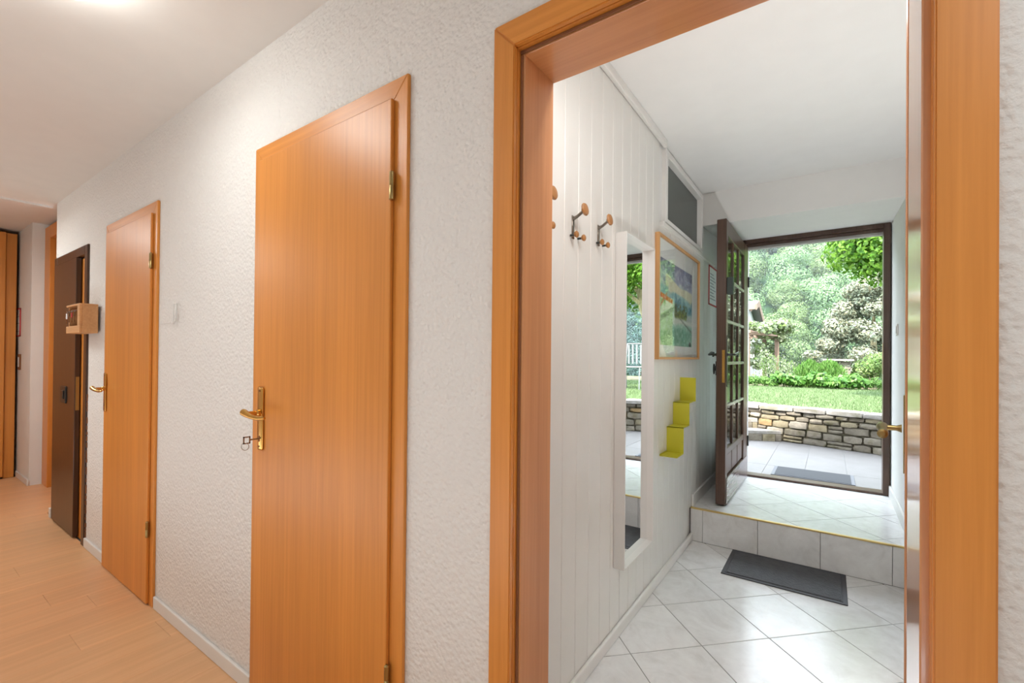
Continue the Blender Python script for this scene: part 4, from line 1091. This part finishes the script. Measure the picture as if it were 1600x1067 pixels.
# white cabinet under the pergola
gc = empty('garden_shed', (-2.0, 16.6, ZG - .02), 'small white rounded cabinet standing under the pergola', 'cabinet')
bm = B(); pr_ = [(-2.2, ZG), (-1.86, ZG), (-1.86, ZG + .62), (-1.95, ZG + .72), (-2.08, ZG + .78), (-2.2, ZG + .78)]
l = [bm.verts.new((a, 16.4, b)) for a, b in pr_]; r_ = [bm.verts.new((a, 16.8, b)) for a, b in pr_]; bm.faces.new(l); bm.faces.new(r_[::-1])
for i in range(6): bm.faces.new((l[i], r_[i], r_[(i + 1) % 6], l[(i + 1) % 6]))
bmesh.ops.recalc_face_normals(bm, faces=bm.faces); obj('body', bm, M['render_w'], gc)
obj('plinth', BX(-2.24, -1.80, 16.36, 16.84, ZG - .03, ZG + .03), M['stone'][3], gc)

# neighbouring house at the left
hs = empty('house', (-5.3, 23.5, -2.4), 'white house with an overhanging grey tiled roof at the left edge of the garden view', 'house')
def slope(x0, x1, p0, p1, th):
    bm = B(); pr_ = [p0, p1, (p1[0], p1[1] + th), (p0[0], p0[1] + th)]
    l = [bm.verts.new((x0, a, b)) for a, b in pr_]; r_ = [bm.verts.new((x1, a, b)) for a, b in pr_]; bm.faces.new(l); bm.faces.new(r_[::-1])
    for i in range(4): bm.faces.new((l[i], r_[i], r_[(i + 1) % 4], l[(i + 1) % 4]))
    bmesh.ops.recalc_face_normals(bm, faces=bm.faces); return bm
bm = B(); pr_ = [(20.75, -2.4), (27.0, -2.4), (27.0, 1.4), (23.0, 2.75), (20.95, 3.42), (20.75, 3.3)]
l = [bm.verts.new((-8.0, a, b)) for a, b in pr_]; r_ = [bm.verts.new((-2.72, a, b)) for a, b in pr_]; bm.faces.new(l); bm.faces.new(r_[::-1])
for i in range(6): bm.faces.new((l[i], r_[i], r_[(i + 1) % 6], l[(i + 1) % 6]))
bmesh.ops.recalc_face_normals(bm, faces=bm.faces); obj('wall', bm, M['render_w'], hs)
obj('roof_slope', slope(-8.3, -2.40, (20.15, 3.30), (20.95, 3.50), .14), M['rooftile'], hs)
obj('roof_slope', slope(-8.3, -2.40, (20.96, 3.50), (24.0, 2.35), .14), M['rooftile'], hs)
obj('barge_board', slope(-2.40, -2.36, (20.94, 3.36), (24.0, 2.2), .30), M['weathered'], hs)
obj('barge_board', slope(-2.40, -2.36, (20.12, 3.2), (20.94, 3.40), .24), M['weathered'], hs)
for i in range(6): obj('rafter', slope(-2.62 - i * .5, -2.54 - i * .5, (20.18, 3.15), (20.74, 3.30), .12), M['weathered'], hs)
obj('fascia', BX(-8.3, -2.40, 20.10, 20.14, 3.22, 3.42), M['weathered'], hs)

# garden furniture seen in the mirror
def seat_frame():
    t = empty('garden_chair', (1.72, 8.9, ZG), 'pale metal garden chair on the lawn, seen in the mirror', 'chair')
    x0, x1, y0, y1 = 1.50, 1.94, 8.7, 9.14
    for x in (x0, x1): obj('leg', tube(B(), [(x, y0, ZG), (x, y0 + .02, ZG + .44)], .012, 8), M['metalgrey'], t, True); obj('leg', tube(B(), [(x, y1 + .06, ZG), (x, y1, ZG + .44), (x, y1 + .08, ZG + .92)], .012, 8), M['metalgrey'], t, True)
    obj('seat', BX(x0, x1, y0, y1, ZG + .43, ZG + .455, .008), M['metalgrey'], t)
    obj('top_rail', tube(B(), [(x0, y1 + .08, ZG + .92), (x1, y1 + .08, ZG + .92)], .012, 8), M['metalgrey'], t, True)
    for i in range(5): x = x0 + .05 + i * .085; obj('back_slat', BX(x - .018, x + .018, y1 + .03, y1 + .05, ZG + .5, ZG + .9, .003), M['metalgrey'], t)
seat_frame()
tb = empty('garden_table', (2.45, 8.9, ZG), 'pale metal garden table on the lawn beside the chair', 'table')
obj('tabletop', BX(2.08, 2.85, 8.5, 9.3, ZG + .71, ZG + .74, .006), M['metalgrey'], tb)
for x in (2.13, 2.80):
    for yy in (8.55, 9.25): obj('leg', tube(B(), [(x, yy, ZG), (x, yy, ZG + .71)], .014, 8), M['metalgrey'], tb, True)
